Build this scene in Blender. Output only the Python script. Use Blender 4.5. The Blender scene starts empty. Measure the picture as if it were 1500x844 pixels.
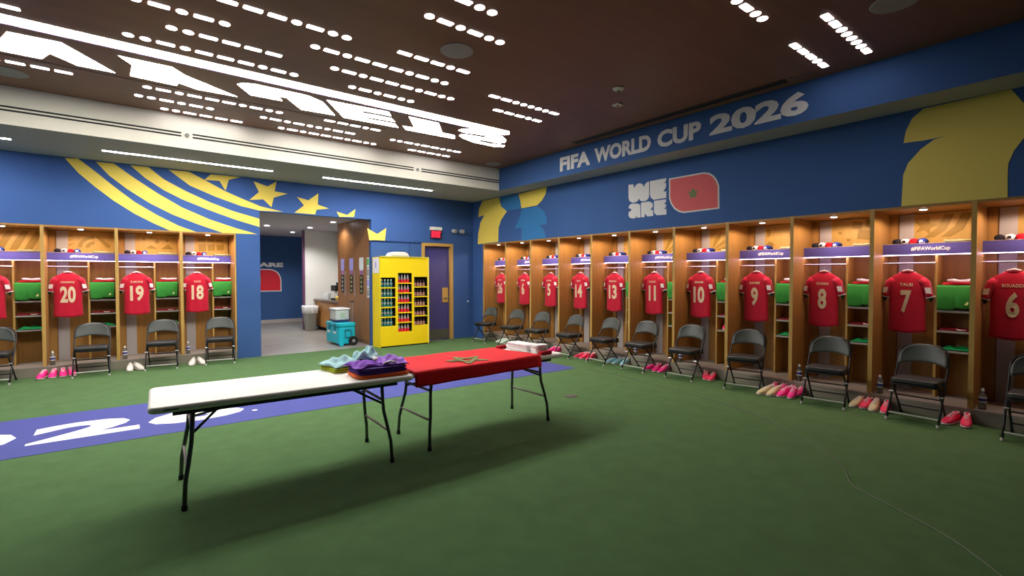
import bpy, bmesh, math, random
from mathutils import Vector, Matrix
PI = math.pi
R = math.radians
random.seed(7)
SC = bpy.context.scene
COL = SC.collection

# ------------------------------------------------------------------ camera
cd = bpy.data.cameras.new('camera')
cam = bpy.data.objects.new('camera', cd)
COL.objects.link(cam)
cd.sensor_width = 36.0
cd.sensor_fit = 'HORIZONTAL'
cd.lens = 716.9 / 1500.0 * 36.0
cd.clip_start = 0.05
cam.location = (0, 0, 1.6)
cam.rotation_euler = (R(90 - 1.4303), 0, R(-38.363))
SC.camera = cam

# ------------------------------------------------------------------ look
SC.view_settings.view_transform = 'Standard'
SC.view_settings.look = 'None'
SC.view_settings.gamma = 1
SC.view_settings.use_curve_mapping = False
SC.view_settings.exposure = 0.12
w = bpy.data.worlds.new('world')
SC.world = w
w.use_nodes = True
w.node_tree.nodes['Background'].inputs['Color'].default_value = (0.75, 0.8, 1.0, 1)
w.node_tree.nodes['Background'].inputs['Strength'].default_value = 0.05

# light levels (all of them belong to lamps of the room)
L_LETTER = 25.0      # glowing letters and bar
L_DASH = 15.0        # perforated ceiling light rows
L_STRIP = 130.0      # soffit strip lights
L_SHELF = 20.0       # LED line below each name board
P_SPOT = 30.0        # locker downlights (W)
P_HALL = 150.0       # hallway downlights (W)

# ------------------------------------------------------------------ materials
MATS = {}
def mat(name, col, rough=0.6, spec=0.5, metal=0.0, noise=0.0, scale=8.0, emit=0.0, stretch=None,
        bump=0.0, bscale=None, trans=0.0, coat=0.0, sheen=0.0, col2=None):
    if name in MATS:
        return MATS[name]
    m = bpy.data.materials.new(name)
    m.use_nodes = True
    nt = m.node_tree
    b = nt.nodes['Principled BSDF']
    c = (col[0], col[1], col[2], 1)
    b.inputs['Base Color'].default_value = c
    b.inputs['Roughness'].default_value = rough
    b.inputs['Specular IOR Level'].default_value = spec
    b.inputs['Metallic'].default_value = metal
    b.inputs['Transmission Weight'].default_value = trans
    b.inputs['Coat Weight'].default_value = coat
    b.inputs['Sheen Weight'].default_value = sheen
    if emit:
        b.inputs['Emission Color'].default_value = c
        b.inputs['Emission Strength'].default_value = emit
    tc = mp = None
    if noise or bump:
        tc = nt.nodes.new('ShaderNodeTexCoord')
        mp = nt.nodes.new('ShaderNodeMapping')
        nt.links.new(tc.outputs['Object'], mp.inputs['Vector'])
        if stretch:
            mp.inputs['Scale'].default_value = stretch
    if noise:
        n = nt.nodes.new('ShaderNodeTexNoise')
        n.inputs['Scale'].default_value = scale
        n.inputs['Detail'].default_value = 5
        nt.links.new(mp.outputs['Vector'], n.inputs['Vector'])
        r = nt.nodes.new('ShaderNodeValToRGB')
        c1 = col2 if col2 else [x * (1 - noise) for x in col]
        c0 = [min(1, x * (1 + noise * 0.6)) for x in col]
        r.color_ramp.elements[0].position = 0.3
        r.color_ramp.elements[1].position = 0.7
        r.color_ramp.elements[0].color = (*c1, 1)
        r.color_ramp.elements[1].color = (*c0, 1)
        nt.links.new(n.outputs['Fac'], r.inputs['Fac'])
        nt.links.new(r.outputs['Color'], b.inputs['Base Color'])
    if bump:
        n2 = nt.nodes.new('ShaderNodeTexNoise')
        n2.inputs['Scale'].default_value = bscale or scale
        n2.inputs['Detail'].default_value = 3
        nt.links.new(mp.outputs['Vector'], n2.inputs['Vector'])
        bp = nt.nodes.new('ShaderNodeBump')
        bp.inputs['Strength'].default_value = bump
        bp.inputs['Distance'].default_value = 0.02
        nt.links.new(n2.outputs['Fac'], bp.inputs['Height'])
        nt.links.new(bp.outputs['Normal'], b.inputs['Normal'])
    MATS[name] = m
    return m

GRASS = mat('green turf carpet', (0.082, 0.155, 0.058), 0.95, 0.1, noise=0.09, scale=5, bump=0.5, bscale=160)
BANNER = mat('blue floor banner', (0.055, 0.065, 0.25), 0.7, 0.2)
CONC = mat('polished concrete', (0.24, 0.225, 0.20), 0.35, 0.5, noise=0.18, scale=2.5)
BLUE = mat('blue wall paint', (0.042, 0.100, 0.26), 0.75, 0.2, noise=0.05, scale=1.5)
NAVY = mat('dark blue wall paint', (0.018, 0.055, 0.20), 0.7, 0.2)
LTBLUE = mat('mid blue wall graphic', (0.035, 0.17, 0.38), 0.7, 0.2)
YEL = mat('yellow wall graphic', (0.80, 0.60, 0.10), 0.7, 0.2)
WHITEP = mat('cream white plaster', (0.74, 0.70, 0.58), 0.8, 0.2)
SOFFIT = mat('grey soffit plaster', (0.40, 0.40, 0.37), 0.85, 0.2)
HALLW = mat('hall white paint', (0.68, 0.67, 0.63), 0.7, 0.2)
HALLC = mat('hall ceiling', (0.45, 0.43, 0.47), 0.8, 0.2)
BLACK = mat('black paint', (0.012, 0.012, 0.012), 0.6, 0.3)
CEILW = mat('dark walnut ceiling panel', (0.23, 0.105, 0.06), 0.45, 0.25, noise=0.10, scale=1.6, stretch=(0.3, 4, 1))
GLOW = mat('white light diffuser', (1.0, 0.985, 0.93), emit=L_LETTER)
GLOWD = mat('white dash diffuser', (1.0, 0.95, 1.0), emit=L_DASH)
GLOWS = mat('white strip diffuser', (0.93, 0.9, 1.0), emit=L_STRIP)
GLOWP = mat('pinkish led line', (0.98, 0.66, 0.92), emit=L_SHELF)
GLOWW = mat('warm downlight lens', (1.0, 0.9, 0.82), emit=14.0)
GLOWH = mat('cool downlight lens', (0.92, 0.9, 1.0), emit=14.0)
GRILLE = mat('grey speaker grille', (0.23, 0.23, 0.20), 0.7, 0.3)
OAK = mat('pale oak edge', (0.50, 0.30, 0.075), 0.5, 0.4, noise=0.12, scale=5, stretch=(6, 6, 0.6))
OAKI = mat('oak veneer', (0.37, 0.185, 0.045), 0.45, 0.4, noise=0.16, scale=4, stretch=(5, 5, 0.6))
OAKG = mat('golden oak back panel', (0.50, 0.30, 0.07), 0.5, 0.3, noise=0.1, scale=3, stretch=(4, 4, 0.5))
OAKD = mat('gold motif print', (0.30, 0.17, 0.02), 0.5, 0.3)
PILA = mat('pale grey strip', (0.42, 0.38, 0.36), 0.6, 0.3)
BENCH = mat('greige bench paint', (0.26, 0.23, 0.17), 0.65, 0.3)
BOARD = mat('violet blue name board', (0.11, 0.09, 0.36), 0.6, 0.3)
TXT = mat('white lettering', (0.85, 0.83, 0.84), 0.6, 0.3)
TXTG = mat('light grey lettering', (0.62, 0.60, 0.58), 0.6, 0.3)
SHELF = mat('grey shelf laminate', (0.33, 0.31, 0.27), 0.6, 0.3)
CHROME = mat('satin steel', (0.55, 0.55, 0.55), 0.3, 0.5, metal=0.9)
RED = mat('red jersey polyester', (0.52, 0.004, 0.028), 0.75, 0.25, noise=0.08, scale=20, sheen=0.2)
REDF = mat('red flag cloth', (0.72, 0.008, 0.016), 0.8, 0.2, noise=0.06, scale=10)
REDS = mat('red sign print', (0.60, 0.09, 0.09), 0.6, 0.3)
GOLD = mat('pale gold print', (0.72, 0.56, 0.36), 0.6, 0.3)
WHITEF = mat('white fabric', (0.80, 0.76, 0.74), 0.85, 0.2, noise=0.06, scale=30)
GREENF = mat('bright green fabric', (0.045, 0.29, 0.045), 0.8, 0.2, noise=0.12, scale=14)
GREENE = mat('emerald green fabric', (0.010, 0.33, 0.085), 0.8, 0.2, noise=0.15, scale=14)
DGREEN = mat('dark green hem', (0.01, 0.05, 0.02), 0.8, 0.2)
BLKF = mat('black fabric', (0.014, 0.012, 0.02), 0.8, 0.3)
REDX = mat('crimson fabric', (0.48, 0.008, 0.02), 0.8, 0.2)
MAROON = mat('maroon fabric', (0.20, 0.006, 0.015), 0.85, 0.2)
BLUF = mat('royal blue fabric', (0.02, 0.04, 0.28), 0.8, 0.2)
PACK = mat('clear plastic wrap', (0.46, 0.42, 0.22), 0.25, 0.5, noise=0.3, scale=22, bump=0.4, bscale=18)
VINYL = mat('black vinyl', (0.030, 0.030, 0.028), 0.42, 0.5, bump=0.1, bscale=50)
VBACK = mat('grey black painted steel', (0.075, 0.08, 0.068), 0.45, 0.5)
STEELB = mat('black steel tube', (0.016, 0.015, 0.015), 0.35, 0.5, metal=0.3)
GREYST = mat('grey steel tube', (0.09, 0.10, 0.09), 0.35, 0.5, metal=0.5)
CAPR = mat('pale rubber cap', (0.4, 0.4, 0.34), 0.7, 0.3)
TABW = mat('cream white plastic', (0.86, 0.85, 0.76), 0.45, 0.4)
PINK = mat('hot pink upper', (0.85, 0.012, 0.22), 0.5, 0.4)
PINKR = mat('pinkish red upper', (0.85, 0.03, 0.10), 0.5, 0.4)
SOLE = mat('pale sole', (0.75, 0.62, 0.60), 0.6, 0.3)
SHOEW = mat('off white upper', (0.72, 0.70, 0.60), 0.5, 0.4)
SHOEG = mat('cream gold upper', (0.62, 0.50, 0.27), 0.5, 0.4)
SHOEB = mat('pale blue upper', (0.22, 0.48, 0.52), 0.5, 0.4)
SHOEM = mat('mint white upper', (0.55, 0.70, 0.52), 0.5, 0.4)
MACH = mat('yellow painted board', (0.85, 0.62, 0.006), 0.5, 0.3)
TEAL = mat('turquoise plastic', (0.005, 0.42, 0.52), 0.45, 0.4)
CLEARP = mat('milky clear plastic', (0.50, 0.54, 0.50), 0.3, 0.5)
GREYP = mat('grey bin plastic', (0.30, 0.30, 0.27), 0.6, 0.3)
BAG = mat('white bin liner', (0.75, 0.75, 0.75), 0.4, 0.4)
WOODP = mat('brown wood panel', (0.31, 0.135, 0.045), 0.35, 0.5, noise=0.18, scale=2.2, stretch=(3, 3, 0.4))
WOODC = mat('cabinet wood', (0.42, 0.19, 0.055), 0.45, 0.4, noise=0.12, scale=4)
COUNT = mat('dark stone counter', (0.16, 0.12, 0.11), 0.3, 0.5)
PURP = mat('purple fabric', (0.25, 0.075, 0.50), 0.8, 0.2, noise=0.2, scale=12)
PURPD = mat('dark purple fabric', (0.075, 0.03, 0.22), 0.8, 0.2)
ORAN = mat('orange fabric', (0.85, 0.14, 0.02), 0.8, 0.2)
LIME = mat('yellow green fabric', (0.45, 0.50, 0.03), 0.8, 0.2)
AQUA = mat('pale aqua fabric', (0.42, 0.66, 0.68), 0.8, 0.2, noise=0.15, scale=12)
SLATE = mat('slate blue fabric', (0.07, 0.14, 0.22), 0.8, 0.2)
BOTTLE = mat('clear water bottle', (0.30, 0.30, 0.28), 0.1, 0.5, trans=0.75)
LABELB = mat('blue bottle label', (0.03, 0.04, 0.25), 0.5, 0.4)
EXITR = mat('red exit letters', (1.0, 0.01, 0.03), emit=2.2)
MINT = mat('green poster ink', (0.08, 0.45, 0.08), 0.6, 0.3)
LILAC = mat('lilac decal print', (0.36, 0.33, 0.72), 0.6, 0.3)
OLIVE = mat('olive green star thread', (0.20, 0.24, 0.08), 0.8, 0.2)
KICK = mat('dull metal kick plate', (0.09, 0.09, 0.07), 0.4, 0.4)
CAP = mat('white cap plastic', (0.75, 0.78, 0.78), 0.5, 0.4)
BTEAL = mat('teal bottle print', (0.02, 0.20, 0.22), 0.4, 0.4)
BRED = mat('red bottle print', (0.75, 0.02, 0.05), 0.4, 0.4)
BDARK = mat('dark bottle', (0.03, 0.008, 0.010), 0.4, 0.4)
BGREY = mat('grey bottle', (0.33, 0.33, 0.33), 0.4, 0.4)

# ------------------------------------------------------------------ mesh builder
class MB:
    def __init__(s):
        s.v = []; s.f = []
    def add(s, vs, fs):
        o = len(s.v)
        s.v += [tuple(v) for v in vs]
        s.f += [tuple(i + o for i in f) for f in fs]
        return s
    def box(s, x0, x1, y0, y1, z0, z1):
        return s.add([(x0,y0,z0),(x1,y0,z0),(x1,y1,z0),(x0,y1,z0),(x0,y0,z1),(x1,y0,z1),(x1,y1,z1),(x0,y1,z1)],
              [(0,3,2,1),(4,5,6,7),(0,1,5,4),(1,2,6,5),(2,3,7,6),(3,0,4,7)])
    def prism(s, pts, a, b, plane='xy'):
        n = len(pts)
        def mp(p, c):
            if plane == 'xy': return (p[0], p[1], c)
            if plane == 'xz': return (p[0], c, p[1])
            return (c, p[0], p[1])
        vs = [mp(p, a) for p in pts] + [mp(p, b) for p in pts]
        fs = [tuple(range(n)), tuple(range(2*n-1, n-1, -1))]
        fs += [(i, (i+1) % n, n + (i+1) % n, n + i) for i in range(n)]
        return s.add(vs, fs)
    def tube(s, path, r, n=8, caps=True, flat=1.0):
        P = [Vector(p) for p in path]
        vs = []; fs = []
        up = None
        for i, p in enumerate(P):
            d = (P[min(i+1, len(P)-1)] - P[max(i-1, 0)]).normalized()
            if up is None:
                up = Vector((0, 0, 1)) if abs(d.z) < 0.9 else Vector((0, 1, 0))
            a = d.cross(up)
            if a.length < 1e-5: a = d.orthogonal()
            a.normalize(); b = a.cross(d).normalized(); up = b
            rr = r[i] if isinstance(r, (list, tuple)) else r
            for k in range(n):
                t = 2*PI*k/n
                vs.append(p + a*math.cos(t)*rr + b*math.sin(t)*rr*flat)
        for i in range(len(P)-1):
            for k in range(n):
                k2 = (k+1) % n
                fs.append((i*n+k, i*n+k2, (i+1)*n+k2, (i+1)*n+k))
        if caps:
            fs.append(tuple(range(n-1, -1, -1)))
            fs.append(tuple((len(P)-1)*n + k for k in range(n)))
        return s.add(vs, fs)
    def lathe(s, prof, c=(0,0,0), n=16):
        vs = []; fs = []
        for r, z in prof:
            for k in range(n):
                t = 2*PI*k/n
                vs.append((c[0]+r*math.cos(t), c[1]+r*math.sin(t), c[2]+z))
        for i in range(len(prof)-1):
            for k in range(n):
                k2 = (k+1) % n
                fs.append((i*n+k, i*n+k2, (i+1)*n+k2, (i+1)*n+k))
        fs.append(tuple(range(n-1, -1, -1)))
        fs.append(tuple((len(prof)-1)*n+k for k in range(n)))
        return s.add(vs, fs)
    def loft(s, rings, caps=True):
        n = len(rings[0]); vs = []; fs = []
        for r in rings: vs += list(r)
        for i in range(len(rings)-1):
            for k in range(n):
                k2 = (k+1) % n
                fs.append((i*n+k, i*n+k2, (i+1)*n+k2, (i+1)*n+k))
        if caps:
            fs.append(tuple(range(n-1, -1, -1)))
            fs.append(tuple((len(rings)-1)*n+k for k in range(n)))
        return s.add(vs, fs)
    def sheet(s, nu, nv, fn, th=0.004):
        """closed thin shell: fn(u,v)->(point); thickness along the approximate normal"""
        top = []
        for j in range(nv+1):
            for i in range(nu+1):
                u, v = i/nu, j/nv
                p = Vector(fn(u, v)); e = 1e-3
                a = Vector(fn(min(u+e, 1), v)) - Vector(fn(max(u-e, 0), v))
                b = Vector(fn(u, min(v+e, 1))) - Vector(fn(u, max(v-e, 0)))
                nrm = a.cross(b)
                nrm = nrm.normalized() if nrm.length > 1e-9 else Vector((0, 0, 1))
                top.append((p, p - nrm*th))
        N = len(top); W = nu+1
        vs = [t[0] for t in top] + [t[1] for t in top]
        fs = []
        for j in range(nv):
            for i in range(nu):
                a = j*W+i
                fs.append((a, a+1, a+W+1, a+W)); fs.append((N+a, N+a+W, N+a+W+1, N+a+1))
        for i in range(nu):
            fs.append((i, N+i, N+i+1, i+1)); a = nv*W+i
            fs.append((a, a+1, N+a+1, N+a))
        for j in range(nv):
            a = j*W
            fs.append((a, a+W, N+a+W, N+a)); a = j*W+nu
            fs.append((a, N+a, N+a+W, a+W))
        return s.add(vs, fs)
    def build(s, name, m, parent=None, smooth=False, bevel=0.0, sub=0, mats=None):
        me = bpy.data.meshes.new(name)
        me.from_pydata(s.v, [], s.f)
        bm = bmesh.new(); bm.from_mesh(me)
        bmesh.ops.recalc_face_normals(bm, faces=bm.faces)
        bm.to_mesh(me); bm.free()
        me.materials.append(m)
        if smooth:
            me.polygons.foreach_set('use_smooth', [True]*len(me.polygons))
            if smooth != 'all':
                try: me.set_sharp_from_angle(angle=R(40))
                except Exception: pass
        o = bpy.data.objects.new(name, me)
        COL.objects.link(o)
        if parent: o.parent = parent
        if bevel:
            b = o.modifiers.new('bevel', 'BEVEL'); b.width = bevel; b.segments = 2
            b.limit_method = 'ANGLE'; b.angle_limit = R(35)
        if sub:
            q = o.modifiers.new('sub', 'SUBSURF'); q.levels = sub; q.render_levels = sub
        return o

def disc(r, n=20, sx=1.0, sy=1.0, c=(0, 0)):
    return [(c[0]+r*sx*math.cos(2*PI*k/n), c[1]+r*sy*math.sin(2*PI*k/n)) for k in range(n)]
def rrect(x0, x1, y0, y1, r, n=5):
    out = []
    for cx, cy, a0 in ((x1-r, y1-r, 0), (x0+r, y1-r, 90), (x0+r, y0+r, 180), (x1-r, y0+r, 270)):
        for k in range(n+1):
            t = R(a0 + 90*k/n)
            out.append((cx + r*math.cos(t), cy + r*math.sin(t)))
    return out

def tag(o, label=None, cat=None, group=None, kind=None):
    if label: o['label'] = label
    if cat: o['category'] = cat
    if group: o['group'] = group
    if kind: o['kind'] = kind
    return o
def thing(name, label, cat, loc=(0,0,0), rotz=0.0, group=None):
    o = bpy.data.objects.new(name, None); COL.objects.link(o)
    o.empty_display_size = 0.1
    o.location = loc; o.rotation_euler = (0, 0, rotz)
    return tag(o, label, cat, group)
def struct(name, mb, m, bevel=0.0):
    o = mb.build(name, m, None, bevel=bevel); o['kind'] = 'structure'; return o
KIDS = {}
def kids(root):
    return [o for o in bpy.data.objects if o.parent == root]
def dup(root, loc, rotz, label, group=None):
    def cp(o, par):
        c = o.copy(); COL.objects.link(c)
        if par is not None:
            c.parent = par
            c.matrix_parent_inverse = o.matrix_parent_inverse.copy()
        for k in kids(o): cp(k, c)
        return c
    c = cp(root, None)
    c.location = loc; c.rotation_euler = (0, 0, rotz)
    c['label'] = label
    if group: c['group'] = group
    return c
def recolor(root, name, m):
    """give the child called name a material of its own (its mesh is copied)"""
    for k in kids(root):
        if k.name.split('.')[0] == name and k.type == 'MESH':
            k.data = k.data.copy(); k.data.materials.clear(); k.data.materials.append(m)

def text_geo(s, wid, hgt, off=0.0, ext=0.002, shear=0.0):
    """outline text scaled into wid x hgt, centred on its own box"""
    cu = bpy.data.curves.new('t', 'FONT'); cu.body = s; cu.size = 1.0; cu.offset = off
    cu.extrude = 0.0; cu.resolution_u = 3; cu.shear = shear
    o = bpy.data.objects.new('t', cu); COL.objects.link(o)
    dg = bpy.context.evaluated_depsgraph_get(); dg.update()
    me = bpy.data.meshes.new_from_object(o.evaluated_get(dg))
    vs = [tuple(v.co) for v in me.vertices]; fs = [tuple(p.vertices) for p in me.polygons]
    bpy.data.objects.remove(o); bpy.data.curves.remove(cu); bpy.data.meshes.remove(me)
    x0 = min(v[0] for v in vs); x1 = max(v[0] for v in vs)
    y0 = min(v[1] for v in vs); y1 = max(v[1] for v in vs)
    if wid is None: wid = (x1-x0) * hgt/(y1-y0)
    vs = [((v[0]-x0)/(x1-x0)*wid - wid/2, (v[1]-y0)/(y1-y0)*hgt - hgt/2) for v in vs]
    return vs, fs
def text_mb(s, wid, hgt, plane='xz', at=(0,0,0), off=0.0, th=0.003, fn=None):
    vs, fs = text_geo(s, wid, hgt, off)
    mb = MB()
    n = len(vs)
    def P(x, y, d):
        if fn: return fn(x, y, d)
        if plane == 'xz': return (at[0]+x, at[1]-d, at[2]+y)
        return (at[0]+x, at[1]+y, at[2]+d)
    allv = [P(x, y, 0) for x, y in vs] + [P(x, y, th) for x, y in vs]
    # rim edges
    cnt = {}
    for f in fs:
        for i in range(len(f)):
            e = (f[i], f[(i+1) % len(f)]); k = tuple(sorted(e))
            cnt.setdefault(k, []).append(e)
    ff = [tuple(reversed(f)) for f in fs] + [tuple(i+n for i in f) for f in fs]
    for k, l in cnt.items():
        if len(l) == 1:
            a, b = l[0]; ff.append((a, b, b+n, a+n))
    return mb.add(allv, ff)

# ------------------------------------------------------------------ measured constants
XR = 7.148          # front plane of the right lockers
YL = 10.671         # front plane of the back wall
PITCH = 0.914
Y0 = 1.049          # first divider on the right wall
X0 = -1.014
ZH = 2.41           # underside of the headers
ZS = 3.511          # soffit
ZC = 4.0            # wooden ceiling
ZB = 0.161          # bench top
RW = -PI/2          # heading of things that face into the room from the right wall
def rw(u, d, z=0.0):
    """a point of the right wall: u metres along it (towards the camera side), d deep"""
    return (XR + d, -u, z)

# ------------------------------------------------------------------ measured outlines (metres in their own planes)
LETTERS=[[(-0.871,6.87),(-0.475,6.841),(-0.049,7.496),(-0.382,7.504),(-0.594,7.273),(-0.68,7.521),(-1.07,7.525)],
 [(-0.018,6.864),(0.466,6.856),(0.602,7.042),(1.223,7.477),(0.775,7.505),(0.564,7.389),(0.554,7.524),(0.09,7.494),(0.104,7.077)],
 [(1.143,6.974),(1.188,6.888),(1.306,6.825),(1.868,6.815),(1.984,6.834),(2.186,6.953),(2.502,7.431),(2.036,7.484),(1.744,7.092),(1.651,7.107),(1.737,7.27),(1.348,7.293)],
 [(2.2,6.829),(3.066,6.756),(3.18,6.918),(2.758,6.955),(2.773,7.045),(3.221,7.015),(3.346,7.155),(2.925,7.195),(2.942,7.285),(3.386,7.25),(3.516,7.412),(2.643,7.457)],
 [(3.4,6.767),(3.904,6.758),(4.22,7.205),(4.45,7.198),(4.51,7.271),(4.571,7.394),(3.655,7.434),(3.528,7.266),(3.725,7.245)],
 [(4.354,6.911),(4.36,6.802),(4.511,6.683),(4.849,6.663),(5.143,6.737),(5.342,6.89),(5.408,7.032),(5.35,7.138),(4.96,7.15),(4.99,7.26),(5.219,7.27),(5.527,7.187),(5.576,7.304),(5.417,7.39),(4.946,7.384),(4.647,7.265),(4.521,7.162),(4.52,7.065),(4.632,7.03),(4.93,6.985),(4.90,6.87),(4.691,6.91),(4.488,6.961)]]
BANDS=[[(-0.725,3.494),(-0.564,3.276),(-0.364,3.077),(-0.134,2.874),(0.155,2.667),(0.431,2.514),(0.653,2.408),(1.052,2.404),(0.776,2.504),(0.46,2.675),(0.158,2.871),(-0.13,3.119),(-0.36,3.333),(-0.561,3.507)],
 [(-0.346,3.49),(-0.175,3.281),(0.062,3.079),(0.359,2.874),(0.698,2.694),(1.054,2.554),(1.474,2.41),(2.065,2.417),(1.703,2.51),(1.256,2.652),(0.835,2.836),(0.491,3.046),(0.164,3.277),(-0.112,3.493)],
 [(0.105,3.493),(0.315,3.296),(0.571,3.118),(0.837,2.983),(1.258,2.821),(1.705,2.667),(2.099,2.562),(2.101,2.723),(1.646,2.836),(1.26,2.974),(0.894,3.137),(0.573,3.311),(0.356,3.497)],
 [(0.639,3.492),(0.958,3.244),(1.364,3.08),(1.794,2.94),(2.11,2.883),(2.539,2.894),(2.127,2.969),(1.795,3.09),(1.507,3.208),(1.202,3.367),(0.949,3.493)]]
STARS=[[(1.188,3.375),(1.429,3.385),(1.527,3.21),(1.581,3.422),(1.786,3.503),(1.286,3.489)],
 [(2.004,3.447),(2.256,3.374),(2.423,3.497),(2.382,3.292),(2.625,3.269),(2.365,3.163),(2.321,2.969),(2.175,3.11),(1.93,3.076),(2.099,3.248)],
 [(2.801,3.223),(3.029,3.174),(3.233,3.339),(3.221,3.102),(3.453,3.038),(3.191,2.99),(3.165,2.89),(2.754,2.894),(2.941,3.059)],
 [(3.611,2.988),(3.844,2.931),(4.03,3.079),(3.997,2.901),(3.673,2.877)],
 [(4.298,2.667),(4.532,2.551),(4.749,2.705),(4.713,2.406),(4.339,2.4)]]
MARK_Y1=[(-10.228,3.496),(-9.531,3.502),(-9.453,3.273),(-9.224,3.133),(-9.454,2.947),(-9.555,2.768),(-9.572,2.429),(-10.448,2.412),(-10.421,2.685),(-10.315,2.974),(-10.143,3.13),(-10.42,3.107),(-10.384,3.327)]
MARK_Y2=[(-8.786,3.484),(-7.827,3.509),(-7.858,3.367),(-7.983,3.237),(-8.142,3.149),(-8.68,3.143),(-8.715,3.302)]
MARK_B1=[(-9.515,3.5),(-8.8,3.482),(-8.722,3.303),(-8.701,3.146),(-9.262,3.151),(-9.438,3.281)]
MARK_B2=[(-8.666,3.12),(-8.11,3.124),(-7.919,2.999),(-7.838,2.865),(-7.825,2.718),(-8.077,2.709),(-7.918,2.6),(-7.843,2.419),(-8.68,2.399),(-8.666,2.699),(-8.929,2.71),(-8.75,2.928)]
BIG_Y=[(-1.499,3.497),(-1.596,3.414),(-1.654,3.278),(-1.672,3.147),(-1.486,3.137),(-1.292,3.147),(-1.397,3.13),(-1.511,3.047),(-1.628,2.903),(-1.669,2.775),(-1.681,2.413),(-0.801,2.409),(-0.805,2.637),(-0.802,2.755),(-0.762,2.881),(-0.695,2.992),(-0.652,3.026),(-0.657,3.302),(-0.701,3.343),(-0.751,3.431),(-0.794,3.509)]
WEARE=[[(-5.646,3.237),(-5.539,3.234),(-5.52,3.158),(-5.485,3.208),(-5.436,3.23),(-5.383,3.228),(-5.334,3.197),(-5.31,3.143),(-5.288,3.197),(-5.245,3.226),(-5.203,3.231),(-5.201,2.987),(-5.217,2.939),(-5.26,2.909),(-5.328,2.903),(-5.395,2.929),(-5.416,2.971),(-5.442,2.923),(-5.504,2.906),(-5.558,2.908),(-5.622,2.945),(-5.642,2.999)],
 [(-5.186,3.234),(-4.86,3.237),(-4.867,3.19),(-4.91,3.156),(-4.861,3.159),(-4.866,3.088),(-4.917,3.016),(-4.858,3.018),(-4.857,2.908),(-5.108,2.905),(-5.164,2.947),(-5.184,3.013)],
 [(-5.643,2.815),(-5.621,2.871),(-5.576,2.891),(-5.451,2.881),(-5.387,2.852),(-5.378,2.628),(-5.454,2.631),(-5.47,2.676),(-5.484,2.629),(-5.547,2.625),(-5.61,2.643),(-5.642,2.69),(-5.633,2.748),(-5.566,2.777),(-5.608,2.811)],
 [(-5.37,2.886),(-5.192,2.887),(-5.133,2.851),(-5.121,2.801),(-5.149,2.758),(-5.18,2.755),(-5.115,2.723),(-5.114,2.632),(-5.232,2.629),(-5.289,2.691),(-5.292,2.627),(-5.364,2.63)],
 [(-5.101,2.886),(-4.86,2.884),(-4.864,2.841),(-4.907,2.805),(-4.858,2.806),(-4.863,2.759),(-4.906,2.719),(-4.855,2.726),(-4.854,2.627),(-5.04,2.634),(-5.086,2.671),(-5.1,2.722)]]
FLAG_O=[(-4.808,3.222),(-4.179,3.223),(-4.09,3.197),(-4.015,3.143),(-3.961,3.066),(-3.927,2.974),(-3.919,2.626),(-4.532,2.62),(-4.615,2.644),(-4.707,2.708),(-4.77,2.796),(-4.805,2.895)]
FLAG_I=[(-4.783,3.199),(-4.183,3.199),(-4.101,3.176),(-4.031,3.127),(-3.981,3.054),(-3.951,2.971),(-3.945,2.647),(-4.531,2.644),(-4.604,2.667),(-4.688,2.724),(-4.748,2.807),(-4.78,2.897)]

# ------------------------------------------------------------------ the room shell
struct('floor', MB().box(-5, 7.9, -3.5, YL, -0.1, 0), GRASS)
struct('floor_hallway', MB().box(1.5, 6.2, YL, 18.1, -0.1, -0.001), CONC)
struct('ceiling', MB().box(-5, 6.635, -3.5, 8.85, ZC, ZC+0.12), CEILW)
# white step and soffit over the back lockers
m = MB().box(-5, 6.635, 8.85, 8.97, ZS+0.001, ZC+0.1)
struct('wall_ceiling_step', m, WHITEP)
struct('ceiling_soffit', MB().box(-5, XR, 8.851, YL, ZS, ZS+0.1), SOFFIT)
# blue step and soffit along the right wall
struct('wall_right_step', MB().box(6.635, 6.73, -3.5, 8.852, ZS+0.001, ZC+0.1), BLUE)
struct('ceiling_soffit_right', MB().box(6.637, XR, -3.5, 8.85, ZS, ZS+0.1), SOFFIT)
# right wall: header over the lockers, cavity behind, end panel
struct('wall_right', MB().box(XR, XR+0.12, -3.5, YL, ZH, ZS).box(7.86, 7.95, -3.5, YL+0.1, 0, ZS)
       .box(XR+0.12, 7.86, -3.5, YL, ZH+0.03, ZH+0.1)
       .box(XR, 7.86, 10.212, YL, 0, ZH), BLUE)
struct('wall_right_near', MB().box(XR, 7.86, -3.5, 0.095, 0, ZH), BLUE)
# back wall
struct('wall_back', MB().box(4.39, XR, YL, YL+0.12, ZH, ZS+0.1)
       .box(4.39, 5.66, YL+0.02, YL+0.14, 0, ZH)
       .box(6.54, XR, YL, YL+0.12, 0, ZH), BLUE)
struct('wall_back_header', MB().box(-5, 2.105, YL, YL+0.12, ZH, ZS+0.1)
       .box(-5, 1.66, YL+0.12, YL+0.8, ZH+0.03, ZH+0.1), BLUE)
struct('wall_back_column', MB().box(1.69, 2.105, YL, YL+0.8, 0, ZH), BLUE)
struct('wall_back_lintel', MB().box(2.105, 4.39, YL, YL+0.12, 2.87, ZS+0.1), BLUE)
struct('wall_back_far_left', MB().box(-5, -1.965, YL, YL+0.78, 0, ZH), BLUE)
struct('wall_locker_back', MB().box(-5, 1.69, YL+0.78, YL+0.88, 0, ZH+0.1), BLUE)
struct('wall_left', MB().box(-5.1, -5, -3.5, YL+0.9, 0, ZC+0.1), NAVY)
struct('wall_front', MB().box(-5.1, 8, -3.6, -3.5, 0, ZC+0.1), NAVY)
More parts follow.
